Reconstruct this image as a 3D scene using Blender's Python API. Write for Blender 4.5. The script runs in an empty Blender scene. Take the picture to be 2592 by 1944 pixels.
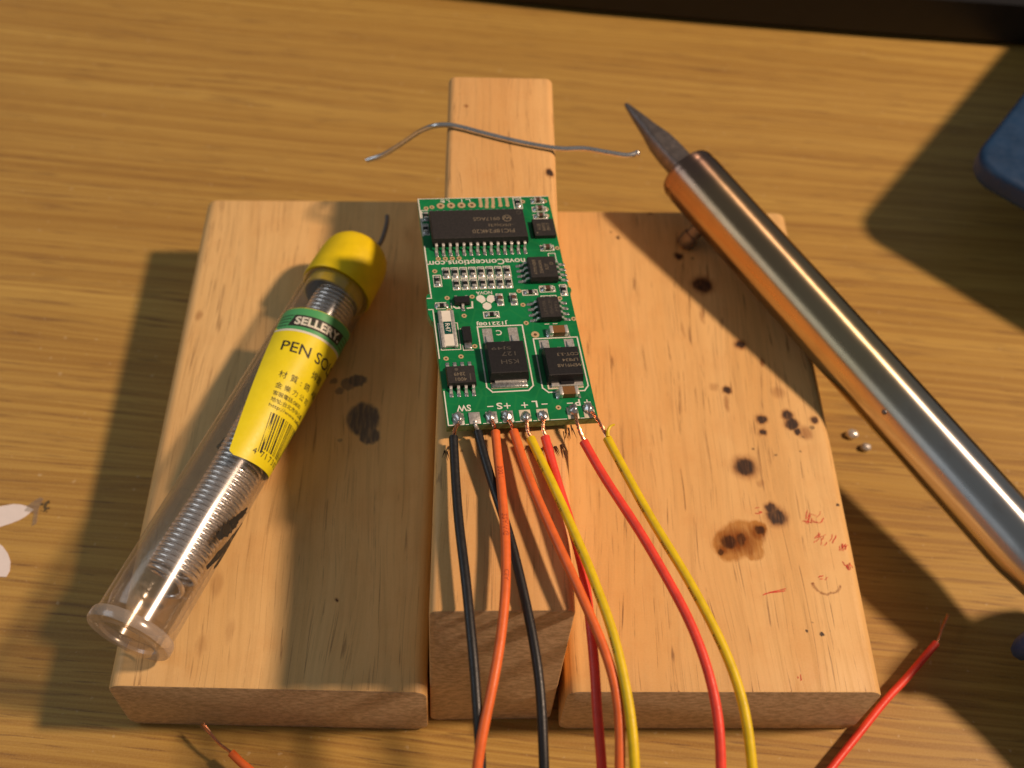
import bpy, bmesh, math, random
from mathutils import Vector, Matrix, Euler, noise as mnoise

random.seed(7)
S = bpy.context.scene
COL = S.collection
PI = math.pi

# ------------------------------------------------------------------ camera, world, lamps, exposure (1 unit = 1 cm)
S.unit_settings.system = 'METRIC'
S.unit_settings.scale_length = 0.01
S.unit_settings.length_unit = 'CENTIMETERS'
cam = bpy.data.cameras.new('camera')
camo = bpy.data.objects.new('camera', cam)
COL.objects.link(camo)
camo.location = (-0.90545, -6.95708, 20.61247)
camo.rotation_euler = (0.62140, -0.054249, -0.00828)
cam.sensor_width = 36.0
cam.sensor_fit = 'HORIZONTAL'
cam.lens = 36.0 * 2853.01 / 2592.0
cam.clip_start = 0.5
cam.clip_end = 600
cam.dof.use_dof = True
cam.dof.focus_distance = 18.7
cam.dof.aperture_fstop = 0.19
S.camera = camo

W = bpy.data.worlds.new('World')
S.world = W
W.use_nodes = True
wb = W.node_tree.nodes['Background']
wb.inputs['Color'].default_value = (0.88, 0.92, 0.94, 1)
wb.inputs['Strength'].default_value = 0.115

def lamp(name, kind, loc, power, color, **kw):
    d = bpy.data.lights.new(name, kind)
    d.energy = power
    d.color = color
    for k, v in kw.items():
        setattr(d, k, v)
    o = bpy.data.objects.new(name, d)
    o.location = loc
    COL.objects.link(o)
    return o
lamp('desk_lamp', 'POINT', (98, 7, 110), 915000, (1.0, 0.71, 0.50), shadow_soft_size=6.3)
fill = lamp('cool_fill_light', 'AREA', (-46, 12, 34), 4600, (0.82, 0.91, 1.0), shape='RECTANGLE', size=30, size_y=24)  # cool fill light added on the left; its source is not seen
fill.rotation_euler = (Vector((0, 6, 2)) - Vector((-46, 12, 34))).to_track_quat('-Z', 'Y').to_euler()

S.view_settings.view_transform = 'Standard'
S.view_settings.look = 'None'
S.view_settings.exposure = 0.0
S.view_settings.gamma = 1.0
S.render.engine = 'CYCLES'
S.cycles.use_denoising = True
S.cycles.max_bounces = 12
S.cycles.transparent_max_bounces = 24
S.cycles.caustics_reflective = False
S.cycles.caustics_refractive = False

# ------------------------------------------------------------------ node helpers
class NT:
    def __init__(s, name):
        s.m = bpy.data.materials.new(name)
        s.m.use_nodes = True
        s.t = s.m.node_tree
        s.b = s.t.nodes['Principled BSDF']
        s.out = s.t.nodes['Material Output']
    def n(s, typ, **kw):
        nd = s.t.nodes.new(typ)
        for k, v in kw.items():
            setattr(nd, k, v)
        return nd
    def put(s, sock, v):
        if hasattr(v, 'is_output'):
            s.t.links.new(v, sock)
        else:
            if isinstance(v, (tuple, list)) and len(v) == 3 and sock.type == 'RGBA':
                v = (*v, 1)
            sock.default_value = v
    def math(s, op, a, b=0.0, clamp=False):
        nd = s.n('ShaderNodeMath', operation=op, use_clamp=clamp)
        s.put(nd.inputs[0], a); s.put(nd.inputs[1], b)
        return nd.outputs[0]
    def vmath(s, op, a, b=(0, 0, 0)):
        nd = s.n('ShaderNodeVectorMath', operation=op)
        s.put(nd.inputs[0], a); s.put(nd.inputs[1], b)
        return nd.outputs['Value'] if op in ('DISTANCE', 'LENGTH', 'DOT_PRODUCT') else nd.outputs[0]
    def pos(s):
        return s.n('ShaderNodeTexCoord').outputs['Object']
    def mapping(s, v, scale=(1, 1, 1), rot=(0, 0, 0), loc=(0, 0, 0)):
        nd = s.n('ShaderNodeMapping')
        s.put(nd.inputs['Vector'], v)
        nd.inputs['Scale'].default_value = scale
        nd.inputs['Rotation'].default_value = rot
        nd.inputs['Location'].default_value = loc
        return nd.outputs[0]
    def noise(s, v, scale=1.0, detail=3.0, rough=0.55, dist=0.0, color=False):
        nd = s.n('ShaderNodeTexNoise')
        s.put(nd.inputs['Vector'], v)
        nd.inputs['Scale'].default_value = scale
        nd.inputs['Detail'].default_value = detail
        nd.inputs['Roughness'].default_value = rough
        nd.inputs['Distortion'].default_value = dist
        return nd.outputs['Color' if color else 'Fac']
    def rng(s, v, a, b, c=0.0, d=1.0, smooth=True):
        nd = s.n('ShaderNodeMapRange')
        nd.interpolation_type = 'SMOOTHSTEP' if smooth else 'LINEAR'
        s.put(nd.inputs['Value'], v)
        for i, x in zip((1, 2, 3, 4), (a, b, c, d)):
            nd.inputs[i].default_value = x
        return nd.outputs[0]
    def mix(s, f, a, b, mode='MIX'):
        nd = s.n('ShaderNodeMix', data_type='RGBA', blend_type=mode)
        s.put(nd.inputs['Factor'], f)
        s.put(nd.inputs['A'] if False else nd.inputs[6], a)
        s.put(nd.inputs[7], b)
        return nd.outputs[2]
    def bump(s, h, strength=0.3, dist=0.01):
        nd = s.n('ShaderNodeBump')
        nd.inputs['Strength'].default_value = strength
        nd.inputs['Distance'].default_value = dist
        s.put(nd.inputs['Height'], h)
        s.t.links.new(nd.outputs[0], s.b.inputs['Normal'])
    def set(s, **kw):
        for k, v in kw.items():
            s.put(s.b.inputs[k.replace('_', ' ')], v)
        return s

def plain(name, col, rough=0.5, metal=0.0, var=0.08, nscale=6.0, bump=0.0, bscale=40.0, spec=0.5, **kw):
    t = NT(name)
    p = t.pos()
    n = t.noise(p, nscale, 4)
    f = t.rng(n, 0.3, 0.7)
    lo = tuple(c * (1 - var) for c in col); hi = tuple(min(1, c * (1 + var)) for c in col)
    t.set(Base_Color=t.mix(f, lo, hi), Metallic=metal)
    t.b.inputs['Specular IOR Level'].default_value = spec
    r2 = t.noise(p, nscale * 4, 3)
    t.set(Roughness=t.rng(r2, 0.3, 0.7, max(0.02, rough * 0.85), min(1, rough * 1.15)))
    if bump:
        t.bump(t.noise(p, bscale, 3), bump, 0.01)
    for k, v in kw.items():
        t.set(**{k: v})
    return t.m

# ------------------------------------------------------------------ mesh helpers
def finish(name, bm, mat, parent=None, smooth=True, angle=35):
    me = bpy.data.meshes.new(name)
    bmesh.ops.recalc_face_normals(bm, faces=bm.faces)
    bm.to_mesh(me); bm.free()
    return link(name, me, mat, parent, smooth, angle)

def link(name, me, mat, parent=None, smooth=True, angle=35):
    if mat and not me.materials:
        me.materials.append(mat)
    if smooth and len(me.polygons):
        me.shade_smooth()
        me.set_sharp_from_angle(angle=math.radians(angle))
    o = bpy.data.objects.new(name, me)
    COL.objects.link(o)
    if parent:
        o.parent = parent
    return o

def empty(name, loc=(0, 0, 0), rot=(0, 0, 0)):
    o = bpy.data.objects.new(name, None)
    o.empty_display_size = 0.3
    o.location = loc; o.rotation_euler = rot
    COL.objects.link(o)
    return o

def tag(o, label, cat, group=None, kind=None):
    if label: o['label'] = label
    if cat: o['category'] = cat
    if group: o['group'] = group
    if kind: o['kind'] = kind
    return o

def copy_obj(o, parent, loc=None, rot=None):
    c = o.copy()
    COL.objects.link(c)
    c.parent = parent
    if loc is not None: c.location = loc
    if rot is not None: c.rotation_euler = rot
    for ch in list(o.children):
        copy_obj(ch, c)
    return c

def box_bm(x0, x1, y0, y1, z0, z1, bev=0.0, seg=2, taper=0.0, bm=None):
    bm2 = bmesh.new()
    bmesh.ops.create_cube(bm2, size=1.0)
    for v in bm2.verts:
        top = v.co.z > 0
        k = (1 - taper) if top else 1.0
        v.co = Vector(((x0 + x1) / 2 + v.co.x * (x1 - x0) * k, (y0 + y1) / 2 + v.co.y * (y1 - y0) * k, z1 if top else z0))
    if bev:
        bmesh.ops.bevel(bm2, geom=bm2.edges[:], offset=bev, segments=seg, profile=0.5, affect='EDGES')
    if bm is None:
        return bm2
    me = bpy.data.meshes.new('tmp'); bm2.to_mesh(me); bm2.free(); bm.from_mesh(me); bpy.data.meshes.remove(me)
    return bm

def prism_bm(pts, z0, z1, bev=0.0, seg=3):
    bm = bmesh.new()
    vs = [bm.verts.new((x, y, z0)) for x, y in pts]
    f = bm.faces.new(vs)
    r = bmesh.ops.extrude_face_region(bm, geom=[f])
    for v in r['geom']:
        if isinstance(v, bmesh.types.BMVert):
            v.co.z = z1
    if bev:
        es = [e for e in bm.edges if abs(e.verts[0].co.z - e.verts[1].co.z) < 1e-6]
        bmesh.ops.bevel(bm, geom=es, offset=bev, segments=seg, profile=0.5, affect='EDGES')
    return bm

def catmull(pts, n=8):
    pts = [Vector(p) for p in pts]
    P = [pts[0] * 2 - pts[1]] + pts + [pts[-1] * 2 - pts[-2]]
    out = []
    for i in range(1, len(P) - 2):
        p0, p1, p2, p3 = P[i - 1:i + 3]
        for k in range(n):
            t = k / n
            out.append(0.5 * ((2 * p1) + (p2 - p0) * t + (2 * p0 - 5 * p1 + 4 * p2 - p3) * t * t + (3 * p1 - p0 - 3 * p2 + p3) * t ** 3))
    out.append(pts[-1])
    return out

def frames(path):
    T = []
    for i in range(len(path)):
        a = path[max(0, i - 1)]; b = path[min(len(path) - 1, i + 1)]
        T.append((b - a).normalized())
    u = T[0].cross(Vector((0, 0, 1)))
    if u.length < 1e-4: u = T[0].cross(Vector((1, 0, 0)))
    u.normalize()
    F = []
    for t in T:
        u = (u - t * u.dot(t)).normalized()
        F.append((t, u, u.cross(t)))     # tangent, side, up
    return F

def sweep_bm(path, rad, seg=14, cap=True, bm=None, round_end=False):
    if bm is None: bm = bmesh.new()
    F = frames(path)
    rings = []
    n = len(path)
    for i, (p, (t, u, w)) in enumerate(zip(path, F)):
        r = rad(i / (n - 1)) if callable(rad) else rad
        rings.append([bm.verts.new(p + (u * math.cos(a) + w * math.sin(a)) * r) for a in [2 * PI * k / seg for k in range(seg)]])
    for a, b in zip(rings, rings[1:]):
        for k in range(seg):
            bm.faces.new((a[k], a[(k + 1) % seg], b[(k + 1) % seg], b[k]))
    if cap:
        bm.faces.new(rings[0][::-1]); bm.faces.new(rings[-1])
    return bm

def lathe_bm(prof, origin, axis, seg=48, close=False):
    """prof: (a, r) along axis; closed when the first and last r are 0"""
    origin = Vector(origin); d = Vector(axis).normalized()
    u = d.cross(Vector((0, 0, 1)))
    if u.length < 1e-3: u = Vector((1, 0, 0))
    u.normalize(); w = u.cross(d)
    bm = bmesh.new()
    rings = []
    for a, r in prof:
        c = origin + d * a
        if r < 1e-6:
            rings.append([bm.verts.new(c)])
        else:
            rings.append([bm.verts.new(c + (u * math.cos(t) + w * math.sin(t)) * r) for t in [2 * PI * k / seg for k in range(seg)]])
    for A, B in zip(rings, rings[1:]):
        for k in range(seg):
            k2 = (k + 1) % seg
            if len(A) == 1 and len(B) > 1: bm.faces.new((A[0], B[k2], B[k]))
            elif len(B) == 1 and len(A) > 1: bm.faces.new((A[k], A[k2], B[0]))
            elif len(A) > 1: bm.faces.new((A[k], A[k2], B[k2], B[k]))
    if close:
        A, B = rings[-1], rings[0]
        for k in range(seg):
            k2 = (k + 1) % seg
            bm.faces.new((A[k], A[k2], B[k2], B[k]))
    return bm

FONT = None
def text_bm(s, size=1.0, bold=0.0, width=None, align='LEFT', shear=0.0, spacing=1.0, fit=None):
    """flat text mesh in xy, baseline y=0. fit=(w,h): scale so the ink fills w x h with its lower-left at 0,0"""
    cu = bpy.data.curves.new('tmp', 'FONT')
    cu.body = s; cu.size = size; cu.offset = bold; cu.shear = shear; cu.space_character = spacing
    cu.resolution_u = 3
    cu.align_x = align
    o = bpy.data.objects.new('tmp', cu)
    COL.objects.link(o)
    dg = bpy.context.evaluated_depsgraph_get()
    dg.update()
    me = bpy.data.meshes.new_from_object(o.evaluated_get(dg))
    bm = bmesh.new(); bm.from_mesh(me)
    bpy.data.objects.remove(o); bpy.data.curves.remove(cu); bpy.data.meshes.remove(me)
    if fit and bm.verts:
        xs = [v.co.x for v in bm.verts]; ys = [v.co.y for v in bm.verts]
        kx = fit[0] / max(1e-6, max(xs) - min(xs)) if fit[0] else None
        ky = fit[1] / max(1e-6, max(ys) - min(ys)) if fit[1] else None
        kx = kx or ky; ky = ky or kx
        mx, my = min(xs), min(ys)
        for v in bm.verts:
            v.co.x = (v.co.x - mx) * kx; v.co.y = (v.co.y - my) * ky
    return bm

def merge(dst, src, M=None):
    if M is not None: bmesh.ops.transform(src, matrix=M, verts=src.verts)
    me = bpy.data.meshes.new('tmp'); src.to_mesh(me); src.free(); dst.from_mesh(me); bpy.data.meshes.remove(me)
    return dst

def strip_bm(pts, w, z, bm=None, closed=False):
    """flat printed line of width w through 2-D pts at height z"""
    if bm is None: bm = bmesh.new()
    P = [Vector(p) for p in pts]
    if closed: P = P + [P[0]]
    for i in range(len(P) - 1):
        a, b = P[i], P[i + 1]
        d = (b - a)
        if d.length < 1e-6: continue
        d.normalize(); nrm = Vector((-d.y, d.x)) * w / 2
        a2 = a - d * w / 2; b2 = b + d * w / 2
        zz = z + 0.00002 * i
        vs = [bm.verts.new((q.x, q.y, zz)) for q in (a2 - nrm, b2 - nrm, b2 + nrm, a2 + nrm)]
        bm.faces.new(vs)
    return bm

def disc_bm(x, y, z, r, r_in=0.0, seg=20, bm=None, sx=1.0):
    if bm is None: bm = bmesh.new()
    o = [bm.verts.new((x + math.cos(2 * PI * k / seg) * r * sx, y + math.sin(2 * PI * k / seg) * r, z)) for k in range(seg)]
    if r_in <= 0:
        bm.faces.new(o)
    else:
        i = [bm.verts.new((x + math.cos(2 * PI * k / seg) * r_in, y + math.sin(2 * PI * k / seg) * r_in, z)) for k in range(seg)]
        for k in range(seg):
            bm.faces.new((o[k], o[(k + 1) % seg], i[(k + 1) % seg], i[k]))
    return bm

# ------------------------------------------------------------------ materials
def table_material():
    t = NT('oak_veneer')
    p = t.pos()
    w = t.noise(t.mapping(p, (0.05, 0.22, 1)), 1.0, 2)
    cmb = t.n('ShaderNodeCombineXYZ')
    t.put(cmb.inputs[1], t.math('MULTIPLY', t.math('SUBTRACT', w, 0.5), 0.9))
    pr = t.mapping(t.vmath('ADD', p, cmb.outputs[0]), rot=(0, 0, math.radians(5.0)))
    broad = t.noise(t.mapping(pr, (0.035, 0.75, 1)), 1.0, 4, 0.6)
    fine = t.noise(t.mapping(pr, (0.09, 6.0, 1)), 1.0, 5, 0.68)
    dash = t.noise(t.mapping(pr, (0.30, 8.0, 1), loc=(3, 9, 0)), 1.0, 3, 0.6)
    dash2 = t.noise(t.mapping(pr, (0.75, 16.0, 1), loc=(13, 4, 0)), 1.0, 2, 0.5)
    patch = t.noise(t.mapping(pr, (0.10, 0.5, 1), loc=(5, 1, 0)), 1.0, 3)
    lines = t.noise(t.mapping(pr, (0.04, 10.5, 1), loc=(7, 2, 0)), 1.0, 2, 0.6)
    c = t.mix(t.rng(broad, 0.25, 0.75), (0.405, 0.232, 0.049), (0.520, 0.328, 0.077))
    c = t.mix(t.math('MULTIPLY', t.rng(lines, 0.42, 0.62), 0.66), c, (0.300, 0.152, 0.029))
    c = t.mix(t.math('MULTIPLY', t.rng(fine, 0.46, 0.70), 0.5), c, (0.275, 0.136, 0.025))
    m = t.math('MULTIPLY', t.rng(dash, 0.54, 0.68), t.rng(patch, 0.38, 0.6))
    c = t.mix(t.math('MULTIPLY', m, 0.68), c, (0.18, 0.084, 0.025))
    c = t.mix(t.math('MULTIPLY', t.rng(dash2, 0.60, 0.70), 0.6), c, (0.15, 0.072, 0.024))
    fle = t.noise(p, 7.0, 2, 0.4)
    c = t.mix(t.rng(fle, 0.70, 0.76, 0.0, 0.35), c, (0.66, 0.52, 0.30))
    mott = t.noise(p, 26.0, 2)
    c = t.mix(t.rng(mott, 0.3, 0.75, 0.0, 0.16), c, (0.62, 0.42, 0.18))
    t.set(Base_Color=c, Roughness=t.rng(fine, 0.3, 0.7, 0.36, 0.52))
    t.b.inputs['Specular IOR Level'].default_value = 0.4
    t.bump(t.math('ADD', t.math('MULTIPLY', fine, 0.6), t.math('MULTIPLY', t.noise(p, 45, 2), 0.5)), 0.22, 0.012)
    return t.m

def pine_material(name, seed, base, lite, burns=(), halos=(), greys=(), flecks=0.5, oils=()):
    t = NT(name)
    p = t.pos()
    q = t.mapping(p, loc=(seed, seed * 0.7, seed * 0.3))
    wob = t.noise(t.mapping(q, (0.5, 0.12, 0.5)), 1.0, 2)
    cmb = t.n('ShaderNodeCombineXYZ')
    t.put(cmb.inputs[0], t.math('MULTIPLY', t.math('SUBTRACT', wob, 0.5), 0.9))
    q = t.vmath('ADD', q, cmb.outputs[0])
    broad = t.noise(t.mapping(q, (0.9, 0.06, 0.9)), 1.0, 4, 0.6)
    fine = t.noise(t.mapping(q, (9.0, 0.35, 9.0)), 1.0, 4, 0.65)
    vess = t.noise(t.mapping(q, (27.0, 0.60, 27.0)), 1.0, 2, 0.5)
    vess2 = t.noise(t.mapping(q, (40.0, 1.2, 40.0), loc=(4, 2, 0)), 1.0, 2, 0.5)
    zone = t.noise(t.mapping(q, (0.45, 0.16, 0.45), loc=(9, 3, 0)), 1.0, 3)
    mott = t.noise(q, 1.3, 4, 0.6)
    spk = t.noise(q, 34.0, 2)
    c = t.mix(t.rng(broad, 0.28, 0.72), base, lite)
    c = t.mix(t.math('MULTIPLY', t.rng(fine, 0.42, 0.72), 0.30), c, tuple(x * 0.62 for x in base))
    c = t.mix(t.math('MULTIPLY', t.rng(mott, 0.45, 0.75), 0.22), c, (base[0] * 0.85, base[1] * 0.66, base[2] * 0.5))
    m = t.math('MULTIPLY', t.rng(vess, 0.62, 0.71), t.rng(zone, 0.36, 0.6, 0.25, 1.0))
    c = t.mix(t.math('MULTIPLY', m, flecks), c, (0.20, 0.085, 0.028))
    m2 = t.math('MULTIPLY', t.rng(vess2, 0.67, 0.76), t.rng(zone, 0.34, 0.6, 0.2, 1.0))
    c = t.mix(t.math('MULTIPLY', m2, flecks), c, (0.13, 0.055, 0.02))
    por = t.noise(t.mapping(q, (6.5, 0.10, 6.5), loc=(2, 8, 1)), 1.0, 2, 0.45)
    ridge = t.rng(t.math('ABSOLUTE', t.math('SUBTRACT', por, 0.5)), 0.004, 0.016, 1.0, 0.0)
    brk = t.rng(t.noise(t.mapping(q, (5.0, 0.9, 5.0), loc=(6, 1, 3)), 1.0, 3, 0.6), 0.46, 0.60)
    m3 = t.math('MULTIPLY', ridge, brk)
    c = t.mix(t.math('MULTIPLY', m3, min(0.9, flecks + 0.1)), c, (0.17, 0.070, 0.022))
    c = t.mix(t.rng(spk, 0.35, 0.75, 0.0, 0.10), c, (0.95, 0.68, 0.38))
    rough = t.rng(fine, 0.3, 0.7, 0.46, 0.62)
    # sawn end grain on the short faces: mottled, greyed partly to paint in cool shade
    sn = t.n('ShaderNodeSeparateXYZ'); t.put(sn.inputs[0], t.n('ShaderNodeTexCoord').outputs['Normal'])
    eg = t.rng(t.math('ABSOLUTE', sn.outputs[1]), 0.55, 0.9)
    en = t.noise(t.mapping(q, (7, 7, 11), (0.0, 0.5, 0)), 1.0, 4, 0.7)
    c = t.mix(eg, c, t.mix(t.rng(en, 0.3, 0.7), (0.44, 0.315, 0.185), (0.72, 0.535, 0.34)))
    # burn marks: shapes of their own, ragged along the grain
    pxy = t.mapping(p, (1, 1, 0))
    jig = t.noise(t.mapping(p, (9.0, 4.0, 1)), 1.0, 4, 0.65, color=True)
    pj = t.vmath('ADD', pxy, t.vmath('MULTIPLY', t.vmath('SUBTRACT', jig, (0.5, 0.5, 0.5)), (0.13, 0.17, 0)))
    def dist(x, y, ang=0.0, el=1.0):
        v = t.vmath('SUBTRACT', pj, (x, y, 0))
        v = t.mapping(v, (1, 1 / el, 1), (0, 0, ang))
        return t.vmath('LENGTH', v)
    def layer(items, col, soft):
        nonlocal c
        acc = None
        for it in items:
            x, y, r = it[:3]; s = it[3] if len(it) > 3 else 1.0
            el = it[4] if len(it) > 4 else 1.0; an = it[5] if len(it) > 5 else 0.0
            f = t.math('MULTIPLY', t.rng(dist(x, y, an, el), r * soft, r * 1.08, 1.0, 0.0), s)
            acc = f if acc is None else t.math('MAXIMUM', acc, f)
        if acc is not None:
            tex = t.rng(t.noise(t.mapping(p, (20, 3.0, 1)), 1.0, 3), 0.25, 0.6, 0.70, 1.0)
            c = t.mix(t.math('MULTIPLY', acc, tex), c, col)
        return acc
    ol = layer(oils, (0.40, 0.155, 0.022), 0.80)
    layer(halos, (0.235, 0.070, 0.012), 0.30)
    b = layer(burns, (0.034, 0.017, 0.010), 0.60)
    if ol is not None:
        rough = t.math('SUBTRACT', rough, t.math('MULTIPLY', ol, 0.42))
    layer(greys, (0.105, 0.09, 0.078), 0.80)
    t.set(Base_Color=c, Roughness=rough)
    t.b.inputs['Specular IOR Level'].default_value = 0.4
    h = t.math('ADD', t.math('MULTIPLY', fine, 0.5), t.math('MULTIPLY', spk, 0.35))
    h = t.math('SUBTRACT', h, t.math('MULTIPLY', m, 0.5))
    t.bump(h, 0.28, 0.012)
    return t.m

M_table = table_material()
M_green = None
def solder_mask_material():
    t = NT('green_solder_mask')
    p = t.pos()
    n = t.noise(p, 2.2, 3)
    # faint copper traces under the mask
    v = t.n('ShaderNodeTexVoronoi', feature='DISTANCE_TO_EDGE', distance='CHEBYCHEV')
    t.put(v.inputs['Vector'], t.mapping(p, rot=(0, 0, 0.4)))
    v.inputs['Scale'].default_value = 3.2
    tr = t.rng(v.outputs['Distance'], 0.02, 0.05, 1.0, 0.0)
    c = t.mix(t.rng(n, 0.3, 0.7), (0.003, 0.165, 0.048), (0.005, 0.215, 0.066))
    c = t.mix(t.math('MULTIPLY', tr, 0.22), c, (0.03, 0.27, 0.07))
    t.set(Base_Color=c, Roughness=0.32)
    t.b.inputs['Specular IOR Level'].default_value = 0.5
    t.bump(t.math('ADD', tr, t.math('MULTIPLY', t.noise(p, 60, 2), 0.4)), 0.12, 0.004)
    return t.m
M_mask = solder_mask_material()
M_fr4 = plain('board_edge_laminate', (0.20, 0.30, 0.11), 0.6, var=0.2, nscale=20)
M_silk = plain('white_silkscreen', (0.76, 0.74, 0.66), 0.6, var=0.06, nscale=30)
M_epoxy = plain('black_epoxy', (0.022, 0.019, 0.018), 0.55, var=0.25, nscale=25, bump=0.25, bscale=120)
M_epoxy2 = plain('matte_black_epoxy', (0.012, 0.011, 0.012), 0.45, var=0.2, nscale=25, bump=0.2, bscale=120)
M_print = plain('laser_marking', (0.19, 0.155, 0.105), 0.7, var=0.25, nscale=40)
M_print2 = plain('faint_laser_marking', (0.075, 0.066, 0.052), 0.7, var=0.25, nscale=40)
M_tin = plain('tinned_metal', (0.86, 0.83, 0.78), 0.34, 0.72, var=0.12, nscale=30, bump=0.3, bscale=60)
M_solder = plain('solder', (0.58, 0.57, 0.56), 0.27, 0.85, var=0.2, nscale=18, bump=0.5, bscale=30)
M_dull = plain('dull_solder', (0.55, 0.53, 0.50), 0.45, 0.6, var=0.2, nscale=18, bump=0.5, bscale=45)
M_pad = plain('bare_pad', (0.82, 0.72, 0.55), 0.5, 0.25, var=0.08, nscale=25)
M_gold = plain('gold_plating', (0.83, 0.60, 0.33), 0.42, 0.5, var=0.1, nscale=30)
M_hole = plain('drill_hole', (0.10, 0.06, 0.02), 0.8)
M_ceram = plain('brown_ceramic', (0.20, 0.095, 0.030), 0.4, var=0.12, nscale=30)
M_ceram2 = plain('dark_brown_ceramic', (0.10, 0.05, 0.03), 0.45, var=0.12, nscale=30)
M_resb = plain('black_resistor_glaze', (0.014, 0.013, 0.013), 0.3, var=0.1)
M_teal = plain('teal_resistor_glaze', (0.004, 0.075, 0.060), 0.3, var=0.1)
M_white = plain('white_ceramic', (0.80, 0.76, 0.66), 0.5, var=0.04)
M_copper = plain('copper_strand', (0.85, 0.42, 0.24), 0.24, 1.0, var=0.12, nscale=40)

def insulation(name, col, rough=0.46):
    return plain(name, col, rough, var=0.09, nscale=5, bump=0.16, bscale=35, spec=0.45)
M_ins = {'black': insulation('black_insulation', (0.013, 0.013, 0.014), 0.42),
         'orange': insulation('orange_insulation', (0.78, 0.150, 0.028)),
         'yellow': insulation('yellow_insulation', (0.76, 0.545, 0.006)),
         'red': insulation('red_insulation', (0.83, 0.062, 0.034))}
M_ink = plain('black_ink', (0.02, 0.018, 0.015), 0.6)
M_redink = plain('red_ink', (0.62, 0.05, 0.03), 0.7, var=0.3, nscale=20)
M_orink = plain('faded_ink_on_orange', (0.42, 0.065, 0.014), 0.6)

# ------------------------------------------------------------------ setting: the desk top
bm = box_bm(-70, 75, -40, 70, -2.5, 0.0)
o = finish('table_top', bm, M_table, smooth=False)
tag(o, 'light brown oak veneer desk top under the wooden jig', None, kind='structure')

# ------------------------------------------------------------------ wooden jig: two side boards and the middle block
def board(name, x0, x1, y0, y1, z1, mat, bev, label, cat, front_skew=(0, 0), back_skew=(0, 0)):
    cx, cy = (x0 + x1) / 2, (y0 + y1) / 2
    # rounded-rectangle section swept along y; the sawn ends keep a small worn arris
    hw, hl = (x1 - x0) / 2, (y1 - y0) / 2
    def section(inset, y):
        r = bev
        out = []
        for qx, qz, a0 in ((hw - r, z1 - r, 0), (-hw + r, z1 - r, 90), (-hw + r, r, 180), (hw - r, r, 270)):
            for k in range(6):
                a = math.radians(a0 + 18 * k)
                out.append((qx + (r - inset) * math.cos(a), y, qz + (r - inset) * math.sin(a)))
        return out
    ys = [(-hl, 0.04), (-hl + 0.012, 0.012), (-hl + 0.04, 0.0)] + [(-hl + (hl * 2) * k / 16, 0.0) for k in range(1, 16)] + [(hl - 0.06, 0.0), (hl - 0.018, 0.018), (hl, 0.06)]
    bm = bmesh.new()
    rings = [[bm.verts.new(p) for p in section(ins, y)] for y, ins in ys]
    n = len(rings[0])
    for A, B in zip(rings, rings[1:]):
        for k in range(n):
            bm.faces.new((A[k], A[(k + 1) % n], B[(k + 1) % n], B[k]))
    bm.faces.new(rings[0]); bm.faces.new(rings[-1][::-1])
    for v in bm.verts:      # slight out-of-square saw cuts
        f = (v.co.x - (x0 - cx)) / (x1 - x0)
        g = (v.co.y - (y0 - cy)) / (y1 - y0)
        v.co.y += (front_skew[0] * (1 - f) + front_skew[1] * f) * (1 - g) + (back_skew[0] * (1 - f) + back_skew[1] * f) * g
    for v in bm.verts:      # worn edges
        n = mnoise.noise(Vector((v.co.x * 3 + x0, v.co.y * 3, v.co.z * 3)))
        v.co += Vector((n, n * 0.6, -abs(n))) * 0.008
    o = finish(name, bm, mat, smooth=True, angle=40)
    o.location = (cx, cy, 0)
    tag(o, label, cat)
    return o, cx, cy

def shift(items, cx, cy):
    return [(i[0] - cx, i[1] - cy) + tuple(i[2:]) for i in items]

BASE = (0.72, 0.42, 0.145); LITE = (0.82, 0.525, 0.215)
# left board
cx, cy = -3.98, 5.72
greys = [(-2.74, 5.50, 0.34, 0.95, 1.25, 0.25), (-2.60, 5.12, 0.22, 0.95), (-2.92, 6.44, 0.20, 0.9, 0.8), (-3.10, 6.35, 0.16, 0.7), (-3.40, 6.42, 0.08, 0.6), (-3.26, 6.18, 0.09, 0.6), (-3.15, 5.0, 0.05, 0.5)]
halos = [(-6.34, 8.02, 0.10, 0.5, 1.8), (-2.94, 1.63, 0.06, 0.8), (-5.1, 1.9, 0.15, 0.32, 2.2), (-4.75, 1.0, 0.10, 0.25, 3.0), (-5.2, 0.75, 0.12, 0.3, 2.2)]
mL = pine_material('pine_board_grey_blots', 3.1, BASE, LITE, burns=shift([(-2.94, 1.63, 0.028, 0.9)], cx, cy), halos=shift(halos, cx, cy), greys=shift(greys, cx, cy), flecks=0.42)
left_board, _, _ = board('wooden_board', -6.68, -1.28, 0, 11.44, 1.9, mL, 0.25,
    'pale pine board under the solder tube, left of the middle block, with grey blots', 'wooden board', (0.0, -0.06), (-0.04, 0.16))
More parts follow.
